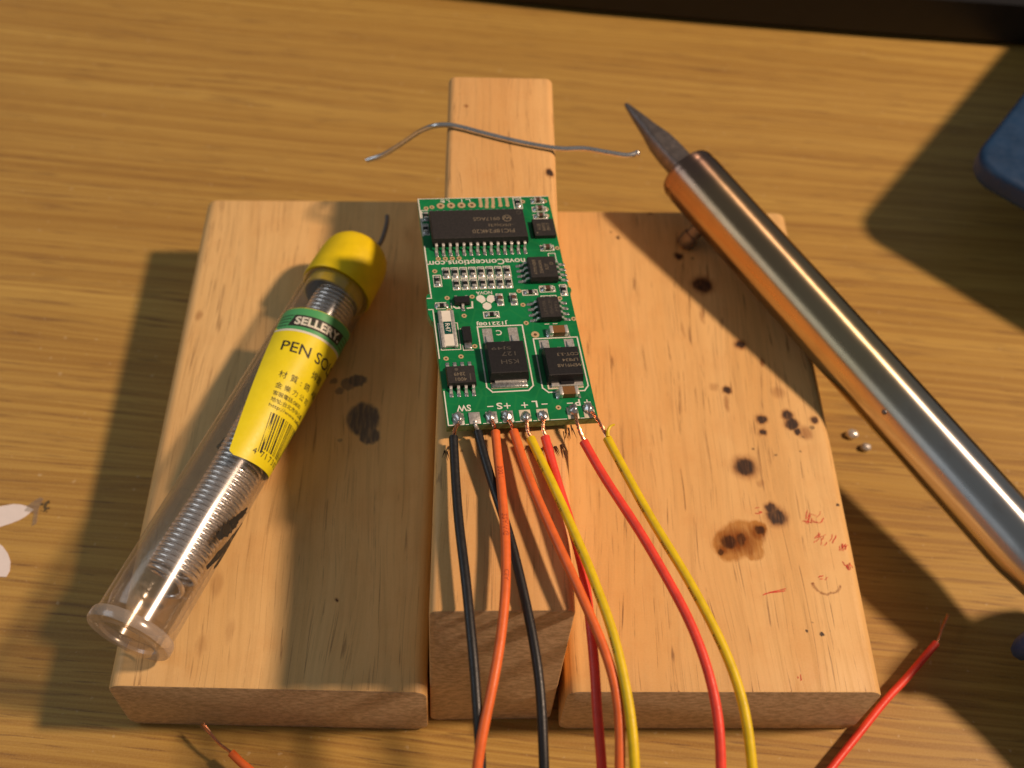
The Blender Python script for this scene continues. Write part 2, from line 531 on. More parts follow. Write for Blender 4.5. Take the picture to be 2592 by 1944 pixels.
# right board
cx, cy = 3.90, 5.72
burns = [(2.66, 10.60, 0.055), (2.52, 10.77, 0.026, 0.7), (4.01, 10.09, 0.10), (4.32, 10.06, 0.05, 0.6), (4.46, 9.26, 0.235), (5.10, 7.62, 0.125, 1.0, 0.8),
         (4.66, 6.43, 0.095), (5.29, 5.72, 0.115), (5.27, 5.40, 0.085), (5.85, 5.83, 0.13), (5.90, 5.62, 0.14, 1, 1.3, 0.3), (5.98, 5.42, 0.08), (6.38, 5.73, 0.09, 0.9), (6.30, 5.55, 0.06, 0.7),
         (4.80, 4.57, 0.235), (5.27, 3.47, 0.20), (5.18, 3.66, 0.12, 0.9), (4.91, 3.18, 0.11, 0.85), (4.28, 2.92, 0.17, 0.85), (4.52, 2.98, 0.10, 0.75, 1.6), (4.10, 2.70, 0.07, 0.8),
         (5.47, 1.15, 0.040), (5.74, 1.08, 0.046), (6.52, 3.78, 0.042), (5.02, 4.99, 0.030, 0.8), (5.46, 4.89, 0.028, 0.8), (5.97, 4.96, 0.026, 0.7), (6.1, 5.3, 0.03, 0.7), (3.46, 11.46, 0.09, 0.6), (5.9, 1.17, 0.012, 0.9), (5.62, 1.32, 0.016, 0.6)]
halos = [(x, y, r * 1.5, 0.95) for x, y, r, *_ in burns if r > 0.07] + [(4.42, 2.95, 0.46, 1.0, 0.75), (4.30, 2.92, 0.28, 1.0), (4.85, 3.12, 0.22, 0.9), (4.15, 2.75, 0.16, 0.9), (4.65, 2.8, 0.12, 0.7, 2.0)] + [(5.73, 6.39, 0.20, 0.45), (5.51, 7.17, 0.07, 0.8, 2.0), (6.12, 5.42, 0.22, 0.7), (4.62, 6.1, 0.07, 0.6, 4.0), (4.35, 8.4, 0.06, 0.5, 5.0), (5.05, 4.2, 0.12, 0.4), (4.4, 6.5, 0.13, 0.35), (3.9, 8.0, 0.05, 0.4, 6.0), (4.75, 8.2, 0.04, 0.3, 6.0)]
for k in range(19):
    a = PI * (1.02 + 0.93 * k / 18)
    halos.append((5.99 + 0.25 * math.cos(a), 2.09 + 0.21 * math.sin(a), 0.036 if k not in (0, 18) else 0.042, 0.7 if k not in (0, 18) else 1.0))
oils = [(4.55, 3.00, 0.42, 0.75), (4.30, 2.85, 0.36, 0.75), (4.72, 2.74, 0.22, 0.7), (4.85, 3.22, 0.20, 0.8)]
mR = pine_material('pine_board_scorched', 11.7, BASE, LITE, burns=shift(burns, cx, cy), halos=shift(halos, cx, cy), oils=shift(oils, cx, cy), flecks=0.62)
right_board, _, _ = board('wooden_board', 1.12, 6.68, 0.0, 11.46, 1.9, mR, 0.25,
    'pale pine board covered in dark scorch marks, under the soldering iron barrel', 'wooden board', (-0.02, 0.04), (-0.06, 0.12))
# middle block
cx, cy = -0.13, 6.3
mM = pine_material('pine_block', 23.3, (0.74, 0.40, 0.135), (0.84, 0.50, 0.195), burns=shift([(0.84, 9.60, 0.09, 1.0, 1.2), (-0.80, 3.0, 0.03, 0.6), (-1.0, 3.05, 0.05, 0.6)], cx, cy), halos=shift([(0.84, 9.60, 0.13, 0.9, 1.3), (-0.86, 11.5, 0.07, 0.7)], cx, cy), flecks=0.35)
mid_block, _, _ = board('wooden_block', -1.24, 0.985, 0.12, 12.42, 4.82, mM, 0.15,
    'tall narrow pine block standing between the two flat boards, carrying the circuit board', 'wooden block', (0.0, 0.05), (0.0, 0.06))

# red pen strokes on the right board: thin flat ink
bm = bmesh.new()
zt = 1.9035
def strokes(cx0, cy0, n, spread, L, ang):
    for _ in range(n):
        x = cx0 + random.uniform(-spread, spread); y = cy0 + random.uniform(-spread, spread) * 0.7
        a = ang + random.uniform(-0.35, 0.35); l = L * random.uniform(0.4, 1.1)
        p = [(x + math.cos(a) * l * (s - 0.5) + random.uniform(-.012, .012), y + math.sin(a) * l * (s - 0.5) + random.uniform(-.012, .012)) for s in (0, 0.33, 0.66, 1)]
        p = [(min(px, 6.56), py) for px, py in p]
        strip_bm(p, random.uniform(0.008, 0.018), zt + random.uniform(0, 0.0006), bm)
strokes(6.0, 3.5, 8, 0.16, 0.20, 1.1); strokes(5.98, 3.5, 4, 0.22, 0.30, -0.3)
strokes(6.12, 3.05, 10, 0.20, 0.16, 1.0); strokes(6.46, 2.85, 8, 0.08, 0.12, 1.2)
strokes(6.48, 2.46, 6, 0.08, 0.13, 1.9); strokes(5.02, 1.92, 2, 0.02, 0.42, 0.05)
strokes(5.95, 2.2, 3, 0.10, 0.10, 0.6); strokes(5.20, 0.28, 3, 0.03, 0.09, 1.4); strokes(4.9, 3.62, 3, 0.1, 0.10, 0.2)
ps = finish('pen_scribble', bm, M_redink, right_board, smooth=False)
ps.matrix_parent_inverse = Matrix.Translation(right_board.location).inverted()
ps['kind'] = 'stuff'
# splinters torn out of the block under the near edge of the circuit board
bm = bmesh.new()
for x, y in [(1.02, 3.5), (0.98, 3.42), (0.55, 3.1), (0.72, 3.12), (0.9, 3.15), (-1.06, 3.0), (0.30, 3.05)]:
    for k in range(3):
        p0 = Vector((x + random.uniform(-.05, .05), y + random.uniform(-.05, .05), 4.83))
        p1 = p0 + Vector((random.uniform(-.04, .08), -random.uniform(.10, .28), random.uniform(.0, .05)))
        sweep_bm([p0, (p0 + p1) / 2 + Vector((0, 0, .01)), p1], lambda s: 0.012 * (1 - s) + 0.002, 5, True, bm)
sp = finish('splinter', bm, plain('charred_splinter', (0.07, 0.03, 0.012), 0.8), mid_block)
sp.matrix_parent_inverse = Matrix.Translation(mid_block.location).inverted()
sp['kind'] = 'stuff'

# ------------------------------------------------------------------ circuit board (local millimetres x 0.1, y runs toward the far edge)
K = 0.1
PCB = empty('circuit_board', (-1.73896, 8.40339, 5.1490), (-0.01132, 0.05661, 0.13232))
tag(PCB, 'small green circuit board with black chips, resting on the wooden block', 'circuit board')
PM = Matrix.Translation(PCB.location) @ Euler(PCB.rotation_euler, 'XYZ').to_matrix().to_4x4()

def mm(bm):
    bmesh.ops.scale(bm, vec=(K, K, K), verts=bm.verts)
    return bm

out = [(0, 0), (25.4, 0), (25.4, -23.4), (25.75, -23.7), (25.75, -24.3), (25.4, -24.6), (25.4, -52.5), (0, -52.5), (0, -30.4), (-0.35, -30.0), (-0.75, -28.6), (-0.75, -24.6), (-0.45, -24.0), (0, -24.0)]
bm = prism_bm(out, -1.6, 0.0)
finish('substrate', mm(bm), M_mask, PCB, smooth=False)
bm = bmesh.new()                                # bare laminate edge strips, a hair proud of the green
for i in range(len(out)):
    a = Vector(out[i]); b = Vector(out[(i + 1) % len(out)])
    d = (b - a).normalized(); nr = Vector((d.y, -d.x)) * -0.03
    if nr.dot(Vector((12.7, -26)) - a) > 0: nr = -nr
    vs = [bm.verts.new((q.x, q.y, z)) for q, z in ((a + nr, -1.5), (b + nr, -1.5), (b + nr, -0.12), (a + nr, -0.12))]
    bm.faces.new(vs)
finish('laminate_edge', mm(bm), M_fr4, PCB, smooth=False)
bm = box_bm(3, 22, -4, -12, -2.9, -1.65, 0.15, 1)
finish('underside_chip', mm(bm), M_epoxy, PCB)

Z_PAD, Z_SILK = 0.03, 0.05
def gull(out_len, h, foot, w, th=0.2):
    """gull-wing lead: starts at the body side at height h, ends in a foot on the pad; points along +y"""
    L = out_len
    c = [(-.25, h), (0.18 * L, h), (0.36 * L, h - 0.12), (0.50 * L, 0.34), (0.62 * L, 0.16), (L, 0.13)]
    bm = bmesh.new()
    rows = []
    for i, (y, z) in enumerate(c):
        a = c[max(0, i - 1)]; b = c[min(len(c) - 1, i + 1)]
        d = Vector((b[0] - a[0], b[1] - a[1])).normalized(); n = Vector((-d.y, d.x)) * th / 2
        rows.append([bm.verts.new((sx * w / 2, y + s * n.x, z + s * n.y)) for s, sx in ((1, -1), (1, 1), (-1, 1), (-1, -1))])
    for A, B in zip(rows, rows[1:]):
        for k in range(4): bm.faces.new((A[k], A[(k + 1) % 4], B[(k + 1) % 4], B[k]))
    bm.faces.new(rows[0][::-1]); bm.faces.new(rows[-1])
    bmesh.ops.bevel(bm, geom=[e for e in bm.edges if len(e.link_faces) == 2 and e.calc_face_angle(0) > 1.2], offset=0.03, segments=1, affect='EDGES')
    return mm(bm)
def fillet_pad(w, l, h=0.14):
    """solder-covered pad: low cushion"""
    bm = box_bm(-w / 2, w / 2, -l / 2, l / 2, 0.0, h, min(w, l, h * 2) * 0.32, 2, 0.12)
    return mm(bm)

def chip(name, cx, cy, bx, by, h, rows, pitch, npin, out_len, pinw, body_mat, rot=0.0, pad_extra=0.7, lead_h=None, label=None, tap=0.05):
    """body bx (along the pins) by by; rows of pins on both long sides"""
    bm = box_bm(-bx / 2, bx / 2, -by / 2, by / 2, 0.12, h * 0.5, 0.0)
    bm = bmesh.new()
    hb = 0.12
    lay = [(hb, 0.96), (h * 0.45, 1.0), (h * 0.55, 1.0), (h - 0.06, 1 - tap), (h, 1 - tap - 0.02)]
    rings = []
    for z, k in lay:
        dx = bx / 2 * (1 - (1 - k) * by / bx); dy = by / 2 * k
        rings.append([bm.verts.new(p) for p in ((-dx, -dy, z), (dx, -dy, z), (dx, dy, z), (-dx, dy, z))])
    for A, B in zip(rings, rings[1:]):
        for k in range(4): bm.faces.new((A[k], A[(k + 1) % 4], B[(k + 1) % 4], B[k]))
    bm.faces.new(rings[0][::-1]); bm.faces.new(rings[-1])
    body = finish(name, mm(bm), body_mat, PCB, smooth=False)
    body.location = (cx * K, cy * K, 0); body.rotation_euler = (0, 0, rot)
    if label: body['label'] = label
    lh = lead_h or h * 0.5
    p0 = None; f0 = None
    for side in rows:
        for k in range(npin):
            x = (k - (npin - 1) / 2) * pitch
            y = side * (by / 2)
            r = 0 if side > 0 else PI
            if p0 is None:
                p0 = finish('pin', gull(out_len, lh, 0.6, pinw), M_tin, body, smooth=False)
                f0 = finish('solder_fillet', fillet_pad(pinw * 1.45, out_len * 0.62 + pad_extra), M_solder, body)
                p, f = p0, f0
            else:
                p = copy_obj(p0, body); f = copy_obj(f0, body)
            p.location = (x * K, y * K, 0); p.rotation_euler = (0, 0, r)
            f.location = (x * K, (y + side * (out_len * 0.69 + pad_extra / 2)) * K, 0.0); f.rotation_euler = (0, 0, r)
    return body

def mark(body, s, cx, cy, w, h, rot, z, mat=None, bold=0.0):
    """printed text on a chip top; cx, cy, w, h in board millimetres"""
    bm = text_bm(s, 1.0, bold, fit=(w, h))
    M = Matrix.Translation((cx, cy, z)) @ Matrix.Rotation(rot, 4, 'Z') @ Matrix.Translation((-w / 2, -h / 2, 0))
    bmesh.ops.transform(bm, matrix=M, verts=bm.verts)
    o = finish('marking', mm(bm), mat or M_print, None, smooth=False)
    if body is not PCB:
        o.parent = body
        o.matrix_parent_inverse = (Matrix.Translation(body.location) @ Euler(body.rotation_euler).to_matrix().to_4x4()).inverted()
    else:
        o.parent = PCB
    return o

# microcontroller
mcu = chip('microcontroller_chip', 10.45, -9.15, 17.95, 7.5, 2.35, (-1, 1), 1.27, 14, 1.45, 0.45, M_epoxy, pad_extra=0.75, label='longest black chip, two rows of fourteen pins')
zt = 2.37
mark(mcu, '0917AGS', 12.0, -8.05, 5.0, 0.85, PI, zt)
mark(mcu, '-I/SO(e3)', 14.5, -9.65, 4.6, 0.85, PI, zt)
mark(mcu, 'PIC18F24K20', 12.95, -11.2, 7.9, 0.95, PI, zt)
for bm in (disc_bm(15.9, -8.0, zt, 0.85, 0.70, 20), strip_bm([(15.3, -8.1), (15.6, -7.6), (15.9, -8.2), (16.2, -7.7), (16.5, -8.1)], 0.16, zt)):
    o = finish('marking', mm(bm), M_print, mcu, smooth=False); o.matrix_parent_inverse = Matrix.Translation(mcu.location).inverted()
bm = disc_bm(18.3, -6.6, zt, 0.45, 0.34, 18)
o = finish('marking', mm(bm), M_print2, mcu, smooth=False); o.matrix_parent_inverse = Matrix.Translation(mcu.location).inverted()

# eight-pin chips
so1 = chip('memory_chip', 20.95, -19.95, 5.24, 5.25, 1.85, (-1, 1), 1.27, 4, 1.35, 0.42, M_epoxy, rot=PI / 2, label='square black chip with eight pins, nearest the long chip')
for s, x, w in (('ATMLH808', 19.4, 3.6), ('25640AN', 20.5, 3.1), ('SU27', 21.6, 1.4), ('D', 22.6, 0.6)):
    mark(so1, s, x, -20.0 if w > 1 else -19.2, w, 0.62, PI / 2, 1.87, M_print)
so2 = chip('amplifier_chip', 20.7, -29.2, 4.9, 3.9, 1.5, (-1, 1), 1.27, 4, 1.05, 0.42, M_epoxy, rot=PI / 2, label='black chip with eight pins below the square one')
for s, x, w in (('LM78L', 19.8, 3.4), ('05ACM', 20.9, 3.2), ('M91', 21.9, 2.2)):
    mark(so2, s, x, -29.2, w, 0.6, PI / 2, 1.52, M_print2)
so3 = chip('gate_driver_chip', 3.27, -43.15, 4.9, 3.7, 1.5, (-1, 1), 1.27, 4, 1.15, 0.45, M_epoxy, label='black chip with eight pins near the corner pads')
mark(so3, '2849', 3.0, -43.1, 1.9, 0.72, PI, 1.52); mark(so3, '4001', 3.15, -44.2, 1.9, 0.72, PI, 1.52)
for bm in (disc_bm(2.55, -42.1, 1.52, 0.32), strip_bm([(4.75, -43.2), (4.75, -44.4)], 0.22, 1.52)):
    o = finish('marking', mm(bm), M_print2, so3, smooth=False); o.matrix_parent_inverse = Matrix.Translation(so3.location).inverted()

# leadless chip at the far right corner
bm = box_bm(20.95, 25.05, -11.3, -7.0, 0.05, 0.95, 0.06, 1)
qfn = finish('regulator_chip', mm(bm), M_epoxy, PCB, smooth=False)
qfn['label'] = 'small leadless black chip at the corner'
for s, x, w in (('A125', 22.0, 1.6), ('B6M2', 22.9, 2.0), ('0917', 23.8, 1.9)):
    mark(qfn, s, x, -9.1, w, 0.6, PI / 2, 0.965, M_print)
bm = disc_bm(21.5, -10.6, 0.965, 0.16)
finish('marking', mm(bm), M_print, qfn, smooth=False)

# power transistor / regulator packages with metal tabs
def dpak(name, x0, x1, yf, yn, h, tab, tabn, leads, label, notch=False):
    bm = bmesh.new()
    lay = [(0.1, 0.0), (h * 0.42, 0.0), (h - 0.1, 0.22), (h, 0.30)]
    rings = []
    for z, k in lay:
        rings.append([bm.verts.new(p) for p in ((x0 + k * .6, yn - 0.55 + k * 1.9, z), (x1 - k * .6, yn - 0.55 + k * 1.9, z), (x1 - k * .6, yf - k, z), (x0 + k * .6, yf - k, z))])
    for A, B in zip(rings, rings[1:]):
        for i in range(4): bm.faces.new((A[i], A[(i + 1) % 4], B[(i + 1) % 4], B[i]))
    bm.faces.new(rings[0][::-1]); bm.faces.new(rings[-1])
    body = finish(name, mm(bm), M_epoxy2, PCB, smooth=False)
    body['label'] = label
    tx0, tx1 = tab
    if notch:
        c = (tx0 + tx1) / 2
        pts = [(tx0, yn), (tx1, yn), (tx1, tabn), (tx0, tabn)]
        tb = prism_bm(pts, 0.1, 0.55, 0.05, 1)
        nb = box_bm(c - 1.2, c + 1.2, yn - 1.0, yn, 0.3, 0.9, 0.1, 1)
        finish('mold_step', mm(nb), M_epoxy2, body, smooth=False)
    else:
        tb = prism_bm([(tx0, yn), (tx1, yn), (tx1, tabn + 0.7), (tx0, tabn + 0.7)], 0.1, 0.62, 0.05, 1)
        sb = box_bm(tx0 - 0.5, tx1 + 0.1, tabn - 0.15, tabn + 0.95, 0.02, 0.42, 0.18, 2)
        finish('solder_fillet', mm(sb), M_solder, body)
    finish('metal_tab', mm(tb), M_tin, body, smooth=False)
    pd = box_bm(tx0 - 0.65, tx1 + 0.1, tabn - 0.2, yn, 0.0, 0.04)
    finish('tab_pad', mm(pd), M_pad, body, smooth=False)
    for lx in leads:
        pad = box_bm(lx - 0.85, lx + 0.85, yf + 1.2, yf + 4.5 if not notch else yf + 3.2, 0.0, 0.05, 0.01, 1)
        finish('lead_pad', mm(pad), M_dull, body)
        g = gull(2.7, 0.9, 1.0, 0.8, 0.35)
        l = finish('lead', g, M_tin, body, smooth=False); l.location = (lx * K, yf * K, 0)
    st = box_bm((leads[0] + leads[1]) / 2 - 0.35, (leads[0] + leads[1]) / 2 + 0.35, yf - 0.1, yf + 0.7, 0.7, 1.1, 0.03, 1)
    finish('lead_stub', mm(st), M_tin, body, smooth=False)
    return body
d1 = dpak('power_transistor', 8.1, 14.75, -36.9, -43.7, 2.3, (8.9, 14.4), -45.3, (9.1, 13.65), 'larger black tab package inside the wide white outline')
mark(d1, '5J49', 10.6, -38.6, 3.4, 0.75, PI, 2.32, M_print2); mark(d1, '127', 11.7, -39.9, 2.4, 0.85, PI, 2.32, M_print2); mark(d1, 'KSH', 11.7, -41.6, 3.0, 0.9, PI, 2.32, M_print2)
d2 = dpak('voltage_regulator', 17.85, 24.05, -38.7, -44.7, 2.3, (18.5, 23.95), -45.95, (18.75, 23.2), 'black tab package by the right edge of the board', notch=True)
mark(d2, 'CDT-3.3', 21.9, -40.55, 3.7, 0.62, PI, 2.32); mark(d2, 'LP834', 22.1, -41.8, 2.7, 0.62, PI, 2.32); mark(d2, 'EM91AB', 21.4, -42.95, 3.4, 0.66, PI, 2.32)
bm = strip_bm([(23.1, -43.2), (23.5, -42.7), (23.6, -43.2), (24.0, -42.75)], 0.12, 2.32)
o = finish('marking', mm(bm), M_print, d2, smooth=False)

# chip resistors and capacitors
def smd(name, L, w, h, mat, t=0.42):
    b = box_bm(-L / 2 + t * 0.9, L / 2 - t * 0.9, -w / 2, w / 2, 0.08, h, 0.04, 1)
    body = finish(name, mm(b), mat, PCB, smooth=False)
    e = box_bm(-t / 2, t / 2, -w / 2 - 0.02, w / 2 + 0.02, 0.03, h + 0.03, 0.10, 2)
    e1 = finish('terminal', mm(e), M_tin, body)
    e1.location = ((-L / 2 + t / 2) * K, 0, 0)
    e2 = copy_obj(e1, body); e2.location = ((L / 2 - t / 2) * K, 0, 0)
    # sloping solder fillet on each end
    bm = bmesh.new()
    n = 8
    ra = [bm.verts.new((0.0, math.sin(PI * (k / n - .5)) * w * 0.55, h * 0.72 * math.cos(PI * (k / n - .5)) ** 0.5 if 0 < k < n else 0)) for k in range(n + 1)]
    rb = [bm.verts.new((0.16, math.sin(PI * (k / n - .5)) * w * 0.60, h * 0.30 * (math.cos(PI * (k / n - .5)) if 0 < k < n else 0))) for k in range(n + 1)]
    rc = [bm.verts.new((0.46, math.sin(PI * (k / n - .5)) * w * 0.58, 0.03)) for k in range(n + 1)]
    for A, B in ((ra, rb), (rb, rc)):
        for k in range(n): bm.faces.new((A[k], A[k + 1], B[k + 1], B[k]))
    s1 = finish('solder_fillet', mm(bm), M_solder, body, angle=80)
    s1.location = (L / 2 * K, 0, 0)
    s2 = copy_obj(s1, body); s2.location = (-L / 2 * K, 0, 0); s2.rotation_euler = (0, 0, PI)
    return body
R0 = smd('chip_resistor', 1.55, 0.78, 0.45, M_resb)
C0 = smd('chip_capacitor', 1.6, 0.85, 0.75, M_ceram2)
SW_ = 0.16
def outline(pts, w=SW_, closed=False):
    finish('silkscreen_outline', mm(strip_bm(pts, w, Z_SILK, None, closed)), M_silk, PCB, smooth=False)
def srect(cx, cy, w, h):
    outline([(cx - w / 2, cy - h / 2), (cx + w / 2, cy - h / 2), (cx + w / 2, cy + h / 2), (cx - w / 2, cy + h / 2)], SW_, True)
used = set()
def place(proto, x, y, vert, outline=None):
    o = proto if proto.name not in used else copy_obj(proto, PCB)
    used.add(proto.name)
    o.location = (x * K, y * K, 0); o.rotation_euler = (0, 0, PI / 2 if vert else 0)
    if outline: srect(x, y, *outline)
    return o
for k in range(8): place(R0, 3.4 + 1.6 * k, -19.2, True, (1.22, 2.55))
for k in range(7): place(R0, 4.95 + 1.59 * k, -21.95, True, (1.24, 2.5))
place(R0, 1.65, -20.95, True, (1.35, 2.7))
for x in (12.35, 14.85): place(C0, x, -25.9, True, (1.1, 2.7))
place(R0, 18.05, -24.5, False, (2.75, 1.2)); place(C0, 21.35, -23.9, False, (2.8, 1.2)); place(R0, 24.3, -24.2, True, (1.2, 2.6))
place(R0, 10.35, -29.35, False, (2.7, 1.4)); place(R0, 1.75, -26.85, False); place(C0, 22.95, -13.75, False, (2.5, 1.3))
place(C0, 23.05, -1.4, False, (2.5, 1.15)); place(C0, 23.1, -3.6, False, (2.7, 1.2)); place(C0, 23.0, -5.55, False, (2.7, 1.1))
place(R0, 19.1, -1.8, True, (1.5, 2.9)); place(R0, 1.15, -4.75, True); place(R0, 0.75, -8.15, True, (1.1, 2.8))
place(R0, 20.9, -26.25, False)
CB = smd('ceramic_capacitor', 3.3, 1.65, 1.25, M_ceram, 0.62)
CB['label'] = 'brown ceramic capacitor with silver ends'
CB.location = (21.6 * K, -34.1 * K, 0)
CB2 = copy_obj(CB, PCB); CB2.location = (21.1 * K, -47.35 * K, 0)

# current sense resistor
bm = box_bm(1.2, 3.25, -36.3, -28.4, 0.1, 0.62, 0.05, 1)
rs = finish('sense_resistor', mm(bm), M_white, PCB, smooth=False)
rs['label'] = 'long white and teal resistor lying along the board edge'
bm = box_bm(1.55, 2.95, -33.75, -30.95, 0.6, 0.68, 0.02, 1)
finish('glaze', mm(bm), M_teal, rs, smooth=False)
for x0, x1 in ((0.85, 1.55), (2.95, 3.65)):
    bm = box_bm(x0, x1, -36.5, -28.3, 0.02, 0.64, 0.12, 2); finish('terminal', mm(bm), M_dull, rs)
for y0, y1 in ((-31.0, -30.85), (-36.45, -36.2)):
    pass
o = mark(rs, 'R47', 2.25, -32.35, 1.9, 0.85, -PI / 2, 0.70, M_silk)
# diode and small transistor
bm = box_bm(4.6, 6.15, -35.7, -32.4, 0.1, 1.1, 0.08, 1, 0.06)
di = finish('diode', mm(bm), M_epoxy2, PCB, smooth=False)
bm = box_bm(4.75, 6.0, -36.9, -35.6, 0.02, 0.45, 0.16, 2); finish('terminal', mm(bm), M_solder, di)
bm = box_bm(4.75, 6.0, -32.5, -32.0, 0.02, 0.35, 0.1, 2); finish('terminal', mm(bm), M_solder, di)
bm = box_bm(4.05, 6.85, -27.0, -25.5, 0.12, 1.05, 0.06, 1, 0.05)
so = finish('small_transistor', mm(bm), M_epoxy2, PCB, smooth=False)
g = finish('pin', gull(0.75, 0.5, 0.4, 0.42), M_tin, so, smooth=False); g.location = (5.5 * K, -27.0 * K, 0); g.rotation_euler = (0, 0, PI)
for x in (4.5, 6.4):
    c = copy_obj(g, so); c.location = (x * K, -25.5 * K, 0); c.rotation_euler = (0, 0, 0)
f = finish('solder_fillet', fillet_pad(0.7, 1.0), M_solder, so); f.location = (5.5 * K, -27.8 * K, 0)

# vias and rings
def via(x, y, r, name='via_ring'):
    bm = disc_bm(0, 0, Z_PAD, r, r * 0.42, 18)
    o = finish(name, mm(bm), M_gold, PCB, smooth=False); o.location = (x * K, y * K, 0)
    bm = disc_bm(0, 0, Z_PAD * 0.8, r * 0.43, 0, 14)
    finish('hole', mm(bm), M_hole, o, smooth=False)
    return o
v0 = via(17.5, -34.2, 0.72)
for x, y in ((4.2, -2.05), (6.2, -2.0), (8.2, -2.0), (10.2, -2.0)):
    c = copy_obj(v0, PCB); c.location = (x * K, y * K, 0); c.scale = (1.05, 1.05, 1)
v1 = via(1.4, -2.6, 0.46)
for x, y in ((2.5, -2.35), (24.9, -13.8), (1.4, -18.6), (2.95, -25.05), (7.45, -24.95), (2.95, -27.9), (24.75, -23.3), (16.1, -24.0), (16.35, -27.3), (23.3, -26.1),
             (5.5, -29.3), (16.3, -31.5), (25.0, -31.0), (19.0, -50.0), (6.55, -36.2), (1.3, -38.6), (3.9, -38.3), (24.5, -1.4), (24.5, -3.6), (20.15, -1.4),
             (2.35, -15.6), (3.65, -15.6), (4.95, -15.6), (6.2, -15.6), (24.3, -5.3)):
    c = copy_obj(v1, PCB); c.location = (x * K, y * K, 0)
f0 = None
for k, x in enumerate((11.95, 13.2, 14.4, 15.75, 17.1)):
    bm = bmesh.new()
    if k in (1, 2):
        strip_bm([(0.05, 0.0), (-0.02, -1.2), (-0.2, -2.2)], 0.62, Z_PAD, bm)
    else:
        strip_bm([(0.0, 0.0), (0.0, -1.75)], 0.62, Z_PAD, bm)
    disc_bm(-0.05 if k not in (1, 2) else -0.2, -2.0 if k not in (1, 2) else -2.3, Z_PAD + 0.002, 0.4, 0, 16, bm)
    o = finish('edge_contact', mm(bm), M_gold, PCB, smooth=False); o.location = (x * K, -0.32 * K, 0)

# silkscreen outlines
def sl(pts, w=SW_): outline(pts, w)
sl([(7.5, -31.95), (15.5, -31.95), (15.45, -45.2), (14.5, -46.15), (8.35, -46.15), (7.5, -45.1), (7.5, -31.95)], 0.24)
sl([(17.0, -35.15), (24.85, -35.15), (24.9, -45.8), (24.1, -46.8), (22.9, -46.8)], 0.24); sl([(19.2, -46.8), (17.85, -46.8), (16.95, -45.8), (17.0, -35.15)], 0.24)
sl([(3.65, -30.85), (4.1, -30.85), (4.05, -36.75), (0.7, -36.75), (0.7, -30.85), (1.0, -30.85)])
sl([(4.5, -32.2), (6.2, -32.2), (6.2, -33.0)]); sl([(4.5, -36.0), (4.5, -37.0), (6.2, -37.0)])
sl([(2.6, -26.1), (0.75, -26.1), (0.8, -27.5), (2.4, -27.5)]); sl([(3.5, -26.3), (3.5, -27.5)])
sl([(3.9, -27.15), (4.3, -27.5), (4.9, -27.5), (4.9, -27.3)], 0.3); sl([(6.3, -27.6), (7.2, -27.5), (7.3, -26.2)], 0.3)
sl([(22.9, -16.9), (22.9, -15.1), (24.2, -15.1), (24.2, -17.0)]); sl([(20.0, -23.05), (20.9, -23.05)]); sl([(21.6, -23.05), (22.5, -23.05)])
sl([(19.9, -26.2), (19.9, -25.4), (22.7, -25.4), (22.7, -26.2)]); sl([(19.6, -31.95), (20.3, -31.95)]); sl([(21.1, -31.95), (21.8, -31.95)])
sl([(0.25, -5.3), (0.3, -3.2), (1.6, -3.2)]); sl([(0.42, -6.0), (0.42, -3.6)], 0.3)
sl([(0.1, -0.12), (25.3, -0.12)], 0.14)
sl([(0.12, -0.1), (0.12, -9.8)], 0.22); sl([(0.12, -12.4), (0.12, -23.9)], 0.24); sl([(-0.6, -25.0), (0.15, -25.0), (0.15, -24.0)], 0.2)
sl([(-0.6, -27.6), (0.15, -27.6), (0.15, -38.5)], 0.2); sl([(0.2, -45.5), (0.2, -52.4), (0.9, -52.4)], 0.2)
for a, b in ((3.1, 3.5), (6.0, 6.4), (8.7, 9.0), (11.4, 12.1), (14.4, 14.9), (17.3, 20.0), (22.4, 23.0)):
    sl([(a, -52.4), (b, -52.4)], 0.14)
sl([(4.4, -0.5), (5.0, -0.5), (5.0, -1.1)]); sl([(5.9, -0.6), (6.0, -1.1)]); sl([(4.6, -1.0), (4.9, -1.2)]); sl([(4.3, -0.9), (4.9, -0.9)]); sl([(8.4, -0.4), (8.4, -1.2)]); sl([(9.2, -0.5), (9.9, -0.5), (10.0, -1.1)]); sl([(5.5, -0.5), (5.9, -0.55)])
# logo
silk = bmesh.new()
for x, y in ((8.9, -25.45), (10.85, -25.5), (9.85, -27.35)):
    disc_bm(x, y, Z_SILK + 0.003, 0.78, 0, 24, silk)
def poly(pts, z=Z_SILK + 0.001):
    silk.faces.new([silk.verts.new((x, y, z)) for x, y in pts])
poly([(8.35, -25.95), (9.75, -25.4), (9.75, -26.1), (9.0, -26.65)]); poly([(11.4, -26.0), (9.97, -25.4), (9.97, -26.1), (10.7, -26.65)]); poly([(9.07, -26.85), (9.85, -26.35), (10.63, -26.85), (10.4, -27.2), (9.3, -27.2)])
finish('printed_logo', mm(silk), M_silk, PCB, smooth=False)
def stext(s, cx, cy, w, h, rot=PI, bold=0.0):
    bm = text_bm(s, 1.0, bold, fit=(w, h))
    M = Matrix.Translation((cx, cy, Z_SILK)) @ Matrix.Rotation(rot, 4, 'Z') @ Matrix.Translation((-w / 2, -h / 2, 0))
    bmesh.ops.transform(bm, matrix=M, verts=bm.verts)
    return finish('silkscreen_text', mm(bm), M_silk, PCB, smooth=False)
stext('novaConceptions.com', 9.2, -16.55, 18.3, 1.75, PI, 0.012)
stext('NOVA', 9.7, -24.15, 2.9, 0.8, PI, 0.012)
stext('J122108J', 10.25, -31.2, 5.5, 0.95, PI, 0.02)
stext('C', 11.15, -33.45, 1.0, 1.15, PI, 0.012)
stext('SW', 3.1, -49.1, 2.4, 1.3, PI, 0.022)
